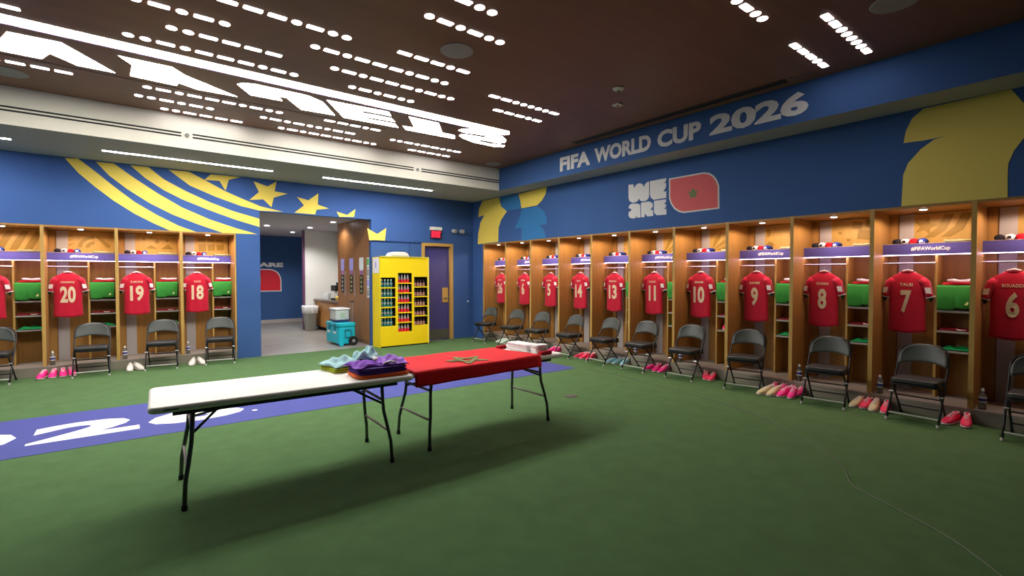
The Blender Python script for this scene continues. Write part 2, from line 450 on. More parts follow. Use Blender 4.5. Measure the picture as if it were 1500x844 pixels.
# hallway shell
struct('ceiling_hallway', MB().box(1.5, 6.2, YL+0.12, 18.1, 2.95, 3.05), HALLC)
struct('wall_hallway_end', MB().box(1.5, 6.2, 18.0, 18.1, 0, 2.95), BLUE)
struct('wall_hallway_left', MB().box(2.0, 2.1, YL+0.12, 18, 0, 2.95), HALLW)
struct('wall_hallway_white', MB().box(4.2, 5.3, 15.2, 15.3, 0, 2.95), HALLW)
struct('wall_hallway_niche', MB().box(5.2, 5.3, 12.9, 15.2, 0, 2.95), HALLW)
struct('wall_hallway_wood', MB().box(4.39, 5.3, YL+0.125, 12.9, 0.10, 2.95).box(4.43, 5.3, YL+0.13, 12.9, 0, 0.10), WOODP)
struct('baseboard_hallway', MB().box(2.11, 6.1, 17.985, 18.0, 0, 0.12), PILA)
struct('trim_1', MB().box(4.15, 4.2, 15.19, 15.32, 0, 2.95), mat('plum corner trim', (0.14, 0.05, 0.12), 0.6))

# door of the back wall with its oak frame
dr = MB().box(5.74, 6.46, YL+0.075, YL+0.115, 0.0, 2.33)
d1 = struct('door_1', dr, mat('violet blue door paint', (0.055, 0.05, 0.19), 0.5))
def under(o, par):
    o.parent = par; return o
under(MB().box(5.76, 6.44, YL+0.068, YL+0.075, 0.02, 0.26).build('kick_plate', KICK), d1)
under(MB().prism(rrect(6.26, 6.42, 0.93, 1.30, 0.01), YL+0.055, YL+0.075, 'xz').build('push_plate', OAK), d1)
under(MB().box(6.30, 6.38, YL+0.03, YL+0.055, 1.02, 1.05).build('handle', CHROME), d1)
struct('trim_2', MB().box(5.66, 5.74, YL-0.006, YL+0.13, 0, 2.405).box(6.46, 6.54, YL-0.006, YL+0.13, 0, 2.405)
       .box(5.74, 6.46, YL-0.006, YL+0.13, 2.33, 2.405), OAK)
struct('wall_behind_door', MB().box(5.5, 6.7, YL+0.13, YL+0.18, 0, ZH), NAVY)

# slot diffuser in the white step
sm = MB()
for z in (3.692, 3.737):
    for a, b in ((-4.9, 0.70), (0.84, 4.52), (4.69, 6.63)):
        sm.box(a, b, 8.846, 8.8495, z-0.011, z+0.011)
t = thing('slot_diffuser', 'twin black linear air slots along the cream ceiling step', 'air vent', (0, 8.846, 3.7))
o = sm.build('slot', BLACK, t); o.location = (0, -8.846, -3.7)
for x in (0.77, 4.605):
    n = MB().prism(disc(0.03, 14), -0.012, 0.0, 'xz').build('nozzle', GRILLE, t); n.location = (x, 0, 0.012)
t = thing('slot_diffuser', 'long dark linear air slot in the walnut ceiling above the white tournament lettering', 'air vent', (6.40, 4.48, ZC))
MB().box(-0.045, 0.045, -1.80, 1.78, -0.012, 0).build('slot', BLACK, t)
MB().box(-0.055, -0.045, -1.82, 1.80, -0.016, 0).box(0.045, 0.055, -1.82, 1.80, -0.016, 0).build('frame', mat('dark bronze frame', (0.05, 0.035, 0.03), 0.5), t)
MB().box(-0.03, 0.03, -2.1, -1.84, -0.008, 0).build('end_plate', mat('brown end plate', (0.16, 0.10, 0.08), 0.5), t)

# ------------------------------------------------------------------ ceiling light rows
def light_row(label, x, y, pat, gap=0.037):
    t = thing('ceiling_light_row', label, 'ceiling light', (x, y, ZC), 0, 'perforated ceiling light rows')
    u = -0.05
    for i, c in enumerate(pat):
        if c == 'o':
            MB().prism(disc(0.046, 18, c=(u+0.05, 0)), -0.003, -0.0005).build('round_lens', GLOWD, t); u += 0.10+gap
        else:
            MB().prism(rrect(u+0.004, u+0.161, -0.034, 0.034, 0.012, 2), -0.003, -0.0005).build('bar_lens', GLOWD, t); u += 0.165+gap
ROWS = [
 (1.786, 3.66, 'rroroo', 'short light row at the top edge of the photo, left of the large round grille'),
 (2.249, 4.07, 'ororoo', 'light row of dots and dashes just left of the round ceiling speaker'),
 (2.378, 4.91, 'rrror', 'five-lens light row just past the round ceiling speaker towards the glowing bar'),
 (1.605, 5.35, 'ororrrioroo'.replace('i', ''), 'longest light row two rows short of the glowing letters'),
 (1.945, 5.765, 'ororrroroo', 'long light row parallel to the glowing bar, one row before the short six-lens row'),
 (2.308, 6.19, 'ororoo', 'short six-lens light row right beside the right half of the glowing bar'),
 (-0.03, 5.40, 'ooroRo'.lower(), 'light row at the upper left ending in a dash and a dot'),
 (0.394, 5.81, 'oorrrr', 'light row starting with two dots and ending in four dashes before the glowing bar'),
 (0.065, 6.243, 'oororrroro', 'light row running right beside the left half of the glowing bar'),
 (0.711, 4.95, 'rrroroo', 'light row cut by the top edge of the photo at upper left'),
 (-0.95, 6.266, 'or', 'two-lens light row at the far upper left corner above the glowing bar'),
 (4.03, 2.18, 'roroo', 'light row at the top right edge nearest the middle, above the dark ceiling'),
 (5.12, 1.795, 'rroooooir'.replace('i', ''), 'longer of the two light rows above the year in the white lettering'),
 (5.50, 2.22, 'rrror', 'shorter of the two light rows nearest the year in the white lettering'),
 (3.89, 5.333, 'rrooooor', 'eight-lens light row past the right end of the glowing bar'),
 (4.26, 5.745, 'rrror', 'five-lens light row next to the right end of the glowing bar'),
 (-1.30, 7.85, 'orrrr', 'light row of dashes under the leftmost glowing letter, near the grey speaker'),
 (0.263, 7.81, 'ororrroroo', 'long light row just beneath the second and third glowing letters'),
 (0.184, 8.245, 'oororo', 'middle of the three light rows stacked at the lower left of the walnut ceiling'),
 (0.488, 8.67, 'oorrrr', 'lowest left light row beside the cream ceiling step'),
 (1.689, 8.20, 'ororooorr', 'light row under the rounded glowing letter with three dots in a row'),
 (2.034, 8.605, 'ororrroroo', 'long light row nearest the cream ceiling step below the letter E'),
 (2.50, 7.75, 'rrror', 'short light row directly beneath the glowing letter E'),
 (3.752, 8.135, 'oororroor', 'nine-lens light row below the two rightmost glowing letters'),
 (4.31, 8.56, 'rrror', 'short light row nearest the cream step at its right end')]
for x, y, p, lab in ROWS:
    light_row(lab, x, y, p)

LET_LABELS = ['leftmost glowing ceiling letter with an angular leg, cut by the photo edge',
 'second glowing ceiling letter from the left with a long pointed leg',
 'third glowing ceiling letter with a rounded shoulder, left of the E',
 'glowing ceiling letter E with two thin slits', 'glowing ceiling letter T seen upside down',
 'glowing ceiling letter S, rightmost beside the bar end']
for pts, lab in zip(LETTERS, LET_LABELS):
    cx = sum(p[0] for p in pts)/len(pts); cy = sum(p[1] for p in pts)/len(pts)
    t = thing('glowing_letter', lab, 'ceiling letter', (cx, cy, ZC), 0, 'glowing letters set in the ceiling')
    MB().prism([(p[0]-cx, (p[1]-cy)*0.95+0.012) for p in pts], -0.002, -0.0005).build('diffuser', GLOW, t)
t = thing('ceiling_light_bar', 'long straight glowing bar crossing the walnut ceiling above the letters', 'ceiling light', (0, 6.59, ZC))
MB().prism([(-4.9, -0.11), (5.05, -0.135), (5.16, 0.01), (5.09, 0.09), (-4.9, 0.10)], -0.002, -0.0005).build('diffuser', GLOW, t)
MB().box(-4.9, 5.12, 0.11, 0.118, -0.006, 0).build('fringe', mat('violet rim', (0.16, 0.08, 0.25), 0.4), t)  # violet lens fringe along the bar's glare, put in as a coloured strip
MB().box(-4.9, 3.4, 1.03, 1.038, -0.003, 0).build('panel_seam', BLACK, t)

for x, lab in ((-3.6, 'strip light in the grey soffit at the far left photo edge'), (-0.235, 'long recessed strip light in the grey soffit above the yellow bands'),
               (3.05, 'recessed strip light in the grey soffit above the exit sign')):
    t = thing('strip_light', lab, 'ceiling light', (x, 9.75, ZS), 0, 'recessed soffit strip lights')
    MB().box(0, 2.38, -0.03, 0.03, -0.006, -0.0005).build('diffuser', GLOWS, t)
    MB().box(-0.012, 2.392, -0.042, -0.03, -0.004, 0).box(-0.012, 2.392, 0.03, 0.042, -0.004, 0).box(-0.012, 0, -0.03, 0.03, -0.004, 0).box(2.38, 2.392, -0.03, 0.03, -0.004, 0).build('frame', WHITEP, t)

for x, y, r, lab in ((2.812, 4.50, 0.165, 'round grey flush speaker grille in the walnut ceiling near the top of the photo'),
                     (5.33, 1.33, 0.17, 'round grey flush speaker grille at the top right above the light row'),
                     (6.239, 8.518, 0.15, 'round pale flush speaker grille by the far corner of the walnut ceiling'),
                     (-1.03, 8.24, 0.16, 'round grey flush speaker grille at the left photo edge by the cream step')):
    t = thing('ceiling_speaker', lab, 'speaker', (x, y, ZC), 0, 'flush ceiling speakers')
    MB().prism(disc(r, 32), -0.008, -0.0005).build('grille', GRILLE, t)
    MB().lathe([(r, -0.001), (r+0.012, -0.004), (r+0.008, -0.011), (r, -0.012)], n=32).build('trim_ring', mat('speaker ring', (0.33, 0.31, 0.28), 0.6), t)
t = thing('smoke_detector', 'small round smoke detector on the dark ceiling', 'smoke detector', (4.99, 4.11, ZC))
MB().lathe([(0.07, 0), (0.075, -0.012), (0.05, -0.03), (0.02, -0.035)], n=20).build('housing', WHITEP, t)
MB().lathe([(0.022, -0.034), (0.018, -0.05), (0.01, -0.052)], n=12).build('sensor', GRILLE, t)
t = thing('ceiling_sensor', 'small square sensor plate on the dark ceiling beside the smoke detector', 'sensor', (5.45, 4.50, ZC))
MB().box(-0.06, 0.06, -0.06, 0.06, -0.02, 0).build('plate', WHITEP, t, bevel=0.006)
MB().lathe([(0.02, -0.02), (0.015, -0.032), (0.0, -0.034)], n=12).build('lens', GRILLE, t)

# ------------------------------------------------------------------ wall graphics and lettering
def decal(name, label, cat, polys, m, frame, part='print', group=None, d=0.004):
    loc, rz = ((XR, 0, 0), RW) if frame == 'R' else ((0, YL, 0), 0)
    allp = [p for q in polys for p in q]
    cx = (min(p[0] for p in allp)+max(p[0] for p in allp))/2; cz = min(p[1] for p in allp)
    L = (XR, -cx, cz) if frame == 'R' else (cx, YL, cz)
    t = thing(name, label, cat, L, rz, group)
    for q in polys:
        MB().prism([(p[0]-cx, p[1]-cz) for p in q], -d, -0.0005, 'xz').build(part, m, t)
    return t, cx, cz
for q, lab in zip(BANDS, ('outermost yellow curved band on the blue header over the left lockers', 'second yellow curved band from the left on the blue header',
                          'third yellow curved band ending at the doorway edge', 'innermost yellow curved band running below the stars')):
    decal('wall_graphic', lab, 'wall graphic', [q], YEL, 'L', group='yellow bands on the header')
for q, lab in zip(STARS, ('yellow star cut by the soffit, leftmost of the stars', 'whole yellow star left of the doorway lights',
                          'yellow star above the doorway opening', 'yellow star tip above the brown wood panel', 'yellow star tip right of the brown wood panel')):
    decal('wall_star', lab, 'wall graphic', [q], YEL, 'L', group='yellow stars on the header')
decal('wall_graphic', 'tall yellow numeral shape at the far corner of the right header', 'wall graphic', [MARK_Y1], YEL, 'R')
decal('wall_graphic', 'small yellow quarter shape beside the blue one on the right header', 'wall graphic', [MARK_Y2], YEL, 'R')
decal('wall_graphic', 'mid blue wave between the two yellow shapes near the corner', 'wall graphic', [MARK_B1], LTBLUE, 'R')
decal('wall_graphic', 'mid blue numeral shape under the small yellow quarter', 'wall graphic', [MARK_B2], LTBLUE, 'R')
decal('wall_graphic', 'huge yellow numeral shape at the right edge of the header', 'wall graphic', [BIG_Y], mat('shaded yellow wall graphic', (0.72, 0.56, 0.11), 0.7), 'R')  # same yellow as the other graphics, with the wall end's shade in its colour
decal('wall_lettering', 'bubble letters WE ARE beside the red flag shape', 'wall sign', WEARE, TXTG, 'R', 'letter')
t, cx, cz = decal('flag_sign', 'red leaf-shaped flag sign with white outline and green star', 'wall sign', [FLAG_O], TXTG, 'R', 'outline')
MB().prism([(p[0]-cx, p[1]-cz) for p in FLAG_I], -0.007, -0.004, 'xz').build('field', REDS, t)
def star5(r, ri=0.4, rot=0.0, c=(0, 0), sx=1.0, sy=1.0):
    return [(c[0]+sx*(r if k % 2 == 0 else r*ri)*math.sin(PI*k/5+rot), c[1]+sy*(r if k % 2 == 0 else r*ri)*math.cos(PI*k/5+rot)) for k in range(10)]
def star_lines(r, w):
    """five-pointed star drawn as five crossing bars"""
    P = [(r*math.sin(2*PI*k/5), r*math.cos(2*PI*k/5)) for k in range(5)]
    out = []
    for k in range(5):
        a, b = P[k], P[(k+2) % 5]
        dx, dy = b[0]-a[0], b[1]-a[1]; l = math.hypot(dx, dy); nx, ny = -dy/l*w/2, dx/l*w/2
        out.append([(a[0]+nx, a[1]+ny), (a[0]-nx, a[1]-ny), (b[0]-nx, b[1]-ny), (b[0]+nx, b[1]+ny)])
    return out
sm = MB()
for i, q in enumerate(star_lines(0.078, 0.024)):
    sm.prism([(p[0]-4.363-cx, p[1]+2.915-cz) for p in q], -0.0095-0.0004*i, -0.007, 'xz')
sm.build('star', mat('green star print', (0.10, 0.20, 0.05), 0.7), t)

t = thing('wall_lettering', 'pale capitals FIFA WORLD CUP 2026 along the blue ceiling step', 'wall sign', (6.635, -0, 3.61), RW)
def letters(s, u0, u1, z, h, off, parent):
    text_mb(s, u1-u0, h, 'xz', ((u0+u1)/2, -0.001, z+h/2), off, 0.004).build('word', TXTG, parent)
letters('FIFA', -6.885, -6.10, 0.0, 0.265, 0.045, t)
letters('WORLD', -6.00, -4.80, 0.0, 0.265, 0.045, t)
letters('CUP', -4.68, -3.93, 0.0, 0.265, 0.045, t)
letters('2026', -3.80, -2.50, 0.0, 0.29, 0.045, t)

# exit sign and emergency heads
t = thing('exit_sign', 'small glowing red EXIT sign over the blue door', 'exit sign', (6.03, YL, 2.52))
MB().box(-0.15, 0.15, -0.05, 0, 0.0, 0.20).build('housing', mat('dark sign glass', (0.10, 0.02, 0.04), 0.3), t, bevel=0.004)
MB().box(-0.16, 0.16, -0.065, 0, 0.20, 0.28).build('top_cap', WHITEP, t, bevel=0.004)
text_mb('EXIT', 0.25, 0.15, 'xz', (0, -0.051, 0.10), 0.03, 0.003).build('letters', EXITR, t)
for x, lab in ((6.53, 'pale round emergency lamp head nearest the exit sign'), (6.76, 'pale round emergency lamp head nearest the corner')):
    t = thing('emergency_lamp', lab, 'emergency lamp', (x, YL, 2.73), 0, 'emergency lamp heads on the back wall')
    MB().prism(disc(0.045, 16), -0.02, 0.0, 'xz').build('base', CHROME, t)
    MB().tube([(0, -0.02, 0), (0, -0.05, 0), (0.02, -0.11, -0.01)], [0.03, 0.05, 0.052], 14).build('lamp_head', mat('lamp head', (0.45, 0.45, 0.42), 0.3), t)
t = thing('wall_button', 'tiny pale button on the blue wall right of the door', 'button', (6.98, YL, 0.94))
MB().prism(disc(0.022, 12), -0.012, 0, 'xz').build('button', CAP, t)
struct('trim_3', MB().box(4.40, 5.655, YL-0.004, YL+0.03, 2.392, 2.412), NAVY)
struct('trim_4', MB().box(5.335, 5.345, YL+0.012, YL+0.03, 0, 2.39), NAVY)
for x in (5.28, 5.37):
    pass

# ------------------------------------------------------------------ floor banner and cables
t = thing('floor_banner', 'violet blue floor strip with the white year across the green carpet', 'floor banner', (0, 6.8, 0))
MB().prism([(-4.8, -0.70), (6.10, -0.87), (6.13, 0.80), (-4.8, 0.84)], 0.0005, 0.003).build('strip', BANNER, t)
def banner_text(s, x0, x1, y0, y1):
    vs, fs = text_geo(s, x1-x0, y1-y0, 0.05)
    mb = text_mb(s, x1-x0, y1-y0, 'xy', ((x0+x1)/2, (y0+y1)/2 - 6.8, 0.003), 0.05, 0.0015)
    mb.build('digit', TXT, t)
banner_text('2', -2.95, -2.02, 6.42, 7.12)
banner_text('0', -1.92, -0.86, 6.42, 7.12)
banner_text('2', -0.76, 0.10, 6.40, 7.08)
banner_text('6', 0.18, 1.10, 6.36, 7.04)
MB().prism(disc(0.03, 12, c=(1.19, -0.37)), 0.003, 0.0045).build('trademark_dot', TXT, t)
def cable(name, label, pts, r, m):
    # smooth through the points
    P = [Vector((*p, 0.004)) for p in pts]; out = []
    for i in range(len(P)-1):
        p0, p1, p2, p3 = P[max(i-1, 0)], P[i], P[i+1], P[min(i+2, len(P)-1)]
        for k in range(6):
            s = k/6
            out.append(0.5*((2*p1)+(p2-p0)*s+(2*p0-5*p1+4*p2-p3)*s*s+(3*p1-p0-3*p2+p3)*s**3))
    out.append(P[-1])
    o = MB().tube(out, r, 6).build(name, m, None, smooth='all')
    return tag(o, label, 'cable')
cable('floor_cable', 'thin dark green cable snaking across the carpet at right', [(6.2, 5.75), (6.20, 5.187), (6.015, 3.804), (5.679, 2.704), (5.172, 1.931), (4.74, 1.502), (4.327, 1.278), (4.126, 0.977), (3.884, 0.619), (3.45, 0.25), (3.0, -0.1)], 0.0045, mat('cable sheath', (0.07, 0.10, 0.05), 0.5))
t = thing('floor_box', 'small dark brown outlet cover set in the carpet', 'floor outlet', (4.62, 4.57, 0))
MB().prism(rrect(-0.075, 0.075, -0.055, 0.055, 0.012), 0.0005, 0.006).build('cover', mat('brown cover', (0.07, 0.04, 0.03), 0.6), t)
MB().prism(rrect(-0.05, 0.05, -0.03, 0.03, 0.008), 0.006, 0.008).build('lid', mat('dark lid', (0.04, 0.03, 0.03), 0.6), t)

# ------------------------------------------------------------------ lockers
# local frame: x along the front (left to right), y into the locker, z up, origin = left divider centre
t = thing('locker_bench', 'long greige plinth bench under the right wall lockers', 'bench', (XR, 4.9, 0), RW)
MB().box(-5.3, 4.80, 0.0, 0.70, 0.0, ZB-0.02).build('plinth', BENCH, t)
MB().box(-5.3, 4.80, -0.005, 0.70, ZB-0.02, ZB).build('top_board', mat('bench top', (0.30, 0.26, 0.21), 0.6), t)
t = thing('locker_bench', 'greige plinth bench under the lockers left of the doorway', 'bench', (-0.2, YL, 0), 0)
MB().box(-1.75, 1.885, 0.0, 0.70, 0.0, ZB-0.02).build('plinth', BENCH, t)
MB().box(-1.75, 1.885, -0.005, 0.70, ZB-0.02, ZB).build('top_board', mat('bench top', (0.30, 0.26, 0.21), 0.6), t)

def motif(kind):
    """flat prints of the gold back panel, in a box 0..0.52 x 0..0.34"""
    P = []
    if kind == 'bands':
        for k in range(3):
            a = 0.02+0.15*k
            P.append([(a, 0.02), (a+0.09, 0.02), (a+0.14, 0.14), (a+0.22, 0.33), (a+0.14, 0.33), (a+0.06, 0.17)])
        P = [[(min(x, 0.52), y) for x, y in q] for q in P]
    elif kind == 'star':
        P.append(star5(0.115, 0.42, 0.25, (0.09, 0.20)))
        for k in range(2):
            a = 0.16+0.14*k
            P.append([(a, 0.06), (a+0.10, 0.14), (a+0.17, 0.33), (a+0.09, 0.33), (a+0.03, 0.18), (a-0.08, 0.06)])
    elif kind == 'squares':
        for x, y, s_ in ((0.10, 0.26, 0.03), (0.20, 0.29, 0.02), (0.28, 0.22, 0.04), (0.42, 0.25, 0.028)):
            P.append([(x-s_, y), (x, y+s_), (x+s_, y), (x, y-s_)])
        P.append([(0.12, 0.09), (0.20, 0.16), (0.28, 0.09)])
        P.append([(0.33, 0.09), (0.43, 0.18), (0.51, 0.09)])
    elif kind == 'blocks':
        for i in range(3):
            a = 0.05+0.15*i
            P.append([(a, 0.24+0.01*i), (a+0.12, 0.25+0.01*i), (a+0.12, 0.31), (a, 0.31)])
            P.append([(a+0.01, 0.07+0.01*i), (a+0.125, 0.08+0.01*i), (a+0.13, 0.21), (a, 0.20)])
    elif kind == 'tilted':
        for x, y, s_ in ((0.26, 0.27, 0.055), (0.40, 0.28, 0.055), (0.33, 0.14, 0.07), (0.475, 0.16, 0.04), (0.08, 0.18, 0.022), (0.17, 0.08, 0.022)):
            P.append([(x-s_, y-s_*0.7), (x+s_*0.8, y-s_), (x+s_, y+s_*0.7), (x-s_*0.8, y+s_)])
    elif kind == 'ray':
        for k in range(3):
            y = 0.10+0.08*k
            P.append([(0.0, y), (0.07, y+0.05), (0.0, y+0.025)])
        for r0, r1 in ((0.20, 0.15), (0.11, 0.06)):
            P.append([(0.30+r*math.cos(R(a)), 0.08+r*math.sin(R(a))) for r, rng in ((r0, range(90, 181, 15)), (r1, range(180, 89, -15))) for a in rng])
        P.append([(0.31, 0.28), (0.36, 0.27), (0.50, 0.12), (0.48, 0.08), (0.44, 0.09)])
    elif kind == 'dots':
        P.append([(0.02+0.05*math.cos(R(a)), 0.24+0.06*math.sin(R(a))) for a in range(-90, 91, 15)])
        P.append([(0.06+0.05*math.cos(R(a)), 0.04+0.07*math.sin(R(a))) for a in range(0, 181, 15)])
    else:  # fan
        for k in range(3):
            a0, r0 = R(15+28*k), 0.02
            P.append([(0.02+r*math.cos(a0+d)*1.0, 0.01+r*math.sin(a0+d)*0.72) for r, d in ((0.08, -0.12), (0.30, -0.14), (0.46, -0.02), (0.30, 0.16), (0.08, 0.12))])
        P = [[(min(x, 0.52), y) for x, y in q] for q in P]
    return P

DEP = 0.66
LOCKERS = {}
def make_locker(wd, last=False):
    t = thing('locker', 'locker', 'locker')
    h = 0.0225
    def panel(name, x0, x1, y0, y1, z0, z1, m, bevel=0.0):
        return MB().box(x0, x1, y0, y1, z0, z1).build(name, m, t, bevel=bevel)
    p = panel('side_panel', -h, h, 0.004, DEP+0.02, ZB, ZH-0.001, OAKI)
    panel('edge_strip', -h, h, -0.004, 0.004, ZB, ZH-0.001, OAK)
    panel('back_panel', h, wd-h, DEP, DEP+0.02, ZB, ZH-0.03, OAKI)
    panel('side_return', h, 0.105, DEP-0.05, DEP, ZB, ZH-0.03, OAKI)
    panel('pale_strip', 0.115, 0.262, DEP-0.014, DEP, ZB, ZH-0.04, PILA)
    panel('print_panel', 0.262, wd-h, DEP-0.012, DEP, 2.0, ZH-0.04, OAKG)
    panel('top_panel', h, wd-h, 0.0, DEP, ZH-0.03, ZH-0.001, OAKI)
    panel('upper_shelf', h, wd-h, 0.36, DEP-0.015, 1.955, 1.975, mat('shelf board', (0.42, 0.30, 0.20), 0.5))
    panel('name_board', h, wd-h, 0.34, 0.36, 1.855, 1.985, BOARD)
    panel('board_edge', h, wd-h, 0.337, 0.362, 1.985, 1.99, mat('board edge', (0.5, 0.4, 0.5), 0.5))
    panel('led_strip', h, wd-h, 0.352, 0.378, 1.850, 1.855, GLOWP)
    o = MB().tube([(h, 0.37, 1.752), (0.53, 0.37, 1.752)], 0.011, 10).build('hanging_rail', CHROME, t, smooth=True)
    panel('cubby_divider', 0.52, 0.545, 0.40, DEP-0.015, ZB, 1.95, OAK)
    for z in (1.475, 1.192, 0.955, 0.722):
        panel('cubby_shelf', 0.545, wd-h, 0.402, DEP-0.015, z-0.024, z, SHELF)
    MB().lathe([(0.05, 0), (0.052, -0.008), (0.04, -0.012)], (wd*0.5, 0.13, ZH-0.031), 18).build('downlight_ring', CHROME, t)
    MB().lathe([(0.039, -0.011), (0.03, -0.018), (0.0, -0.020)], (wd*0.5, 0.13, ZH-0.031), 18).build('downlight_lens', GLOWW, t)
    return t
proto = make_locker(PITCH)
proto_last = make_locker(0.857)
# (key, origin, heading, print motif, hashtag on the board)
LK = [('L0', (X0-PITCH, YL, 0), 0, 'bands', False, proto), ('L1', (X0, YL, 0), 0, 'ray', True, proto),
      ('L2', (X0+PITCH, YL, 0), 0, 'squares', False, proto), ('L3', (X0+2*PITCH, YL, 0), 0, 'blocks', True, proto_last)]
mot = ['bands', 'star', 'tilted', 'dots', 'fan', 'fan', 'ray', 'squares', 'blocks', 'bands', 'dots']
for k in range(-1, 10):
    LK.append(('R%d' % k, (XR, Y0+(k+1)*PITCH, 0), RW, mot[k+1], k % 2 == 0, proto))
WHERE = {'L0': 'at the left photo edge', 'L1': 'holding the number 20 jersey', 'L2': 'holding the number 19 jersey', 'L3': 'holding the number 18 jersey beside the doorway',
 'R-1': 'at the right photo edge with the nearest number 6 jersey', 'R0': 'holding the number 7 jersey', 'R1': 'holding the number 8 jersey', 'R2': 'holding the number 9 jersey',
 'R3': 'holding the number 10 jersey', 'R4': 'holding the number 11 jersey', 'R5': 'holding the number 13 jersey', 'R6': 'holding the number 14 jersey', 'R7': 'holding the number 5 jersey',
 'R8': 'holding the far number 6 jersey', 'R9': 'deepest in the far right corner'}
SHORT = {'L0': 'at the left photo edge', 'L1': 'of jersey 20', 'L2': 'of jersey 19', 'L3': 'of jersey 18',
 'R-1': 'at the right photo edge', 'R0': 'of jersey 7', 'R1': 'of jersey 8', 'R2': 'of jersey 9', 'R3': 'of jersey 10', 'R4': 'of jersey 11', 'R5': 'of jersey 13',
 'R6': 'of jersey 14', 'R7': 'of jersey 5', 'R8': 'of the far jersey 6', 'R9': 'in the far right corner'}
WORD = {'7': 'seven', '8': 'eight', '9': 'nine', '10': 'ten', '11': 'eleven', '13': 'thirteen', '14': 'fourteen', '5': 'five', '6': 'six', '18': 'eighteen', '19': 'nineteen', '20': 'twenty'}
def spell(s):
    return ' '.join(WORD.get(x.strip(','), x) + (',' if x.endswith(',') and x.strip(',') in WORD else '') for x in s.split(' '))
WHERE = {k: spell(v) for k, v in WHERE.items()}
SHORT = {k: spell(v) for k, v in SHORT.items()}
FRAME = {}
first = {}
for key, loc, rz, mo, ht, pr in LK:
    wall = 'left' if key[0] == 'L' else 'right'
    lab = 'open oak locker ' + WHERE[key]
    grp = 'oak lockers along the %s wall' % ('back' if wall == 'left' else 'right')
    if id(pr) not in first:
        t = pr; first[id(pr)] = 1
        t.location = loc; t.rotation_euler = (0, 0, rz); t['label'] = lab; t['group'] = grp
        LOCKERS[key] = t
    else:
        t = dup(pr, loc, rz, lab, grp); LOCKERS[key] = t
    FRAME[key] = (Vector(loc), rz)
for key, loc, rz, mo, ht, pr in LK:
    t = LOCKERS[key]
    wd = 0.857 if key == 'L3' else PITCH
    mm = MB()
    for i, q in enumerate(motif(mo)):
        mm.prism([(0.275+p[0]*(wd-0.31)/0.54, 2.01+p[1]*1.02) for p in q], DEP-0.0155-0.0002*i, DEP-0.012, 'xz')
    pp = [c for c in kids(t) if c.name.startswith('print_panel')][0]
    mm.build('motif', OAKD, pp)
    bb = [c for c in kids(t) if c.name.startswith('name_board')][0]
    if ht:
        text_mb('#FIFAWorldCup', 0.36, 0.058, 'xz', (wd*0.53, 0.339, 1.920), 0.03, 0.002).build('lettering', TXT, bb)
    # the downlight's own lamp
    ld = bpy.data.lights.new('downlight_lamp', 'SPOT'); ld.energy = P_SPOT; ld.color = (1.0, 0.74, 0.58)
    ld.spot_size = R(172); ld.spot_blend = 0.25; ld.shadow_soft_size = 0.03
    lo = bpy.data.objects.new('downlight_lamp', ld); COL.objects.link(lo); lo.parent = t
    lo.location = (wd*0.5, 0.13, ZH-0.06)
# end post of the back wall run
t = thing('end_post', 'oak end post between the number eighteen locker and the blue column', 'post', (1.672, YL, ZB))
MB().box(-0.0125, 0.0125, 0.004, 0.68, 0, ZH-ZB-0.001).build('side', OAKI, t)
MB().box(-0.0125, 0.0125, -0.004, 0.004, 0, ZH-ZB-0.001).build('edge_strip', OAK, t)

t = thing('end_post', 'oak end post right of the nearest number six locker', 'post', (XR, Y0-PITCH, ZB), RW)
MB().box(-0.02, 0.0225, 0.004, 0.68, 0, ZH-ZB-0.001).build('side', OAKI, t)
MB().box(-0.02, 0.0225, -0.004, 0.004, 0, ZH-ZB-0.001).build('edge_strip', OAK, t)

def W(key, x, y, z=0.0):
    o, rz = FRAME[key]
    c, s = math.cos(rz), math.sin(rz)
    return (o.x + x*c - y*s, o.y + x*s + y*c, o.z + z)

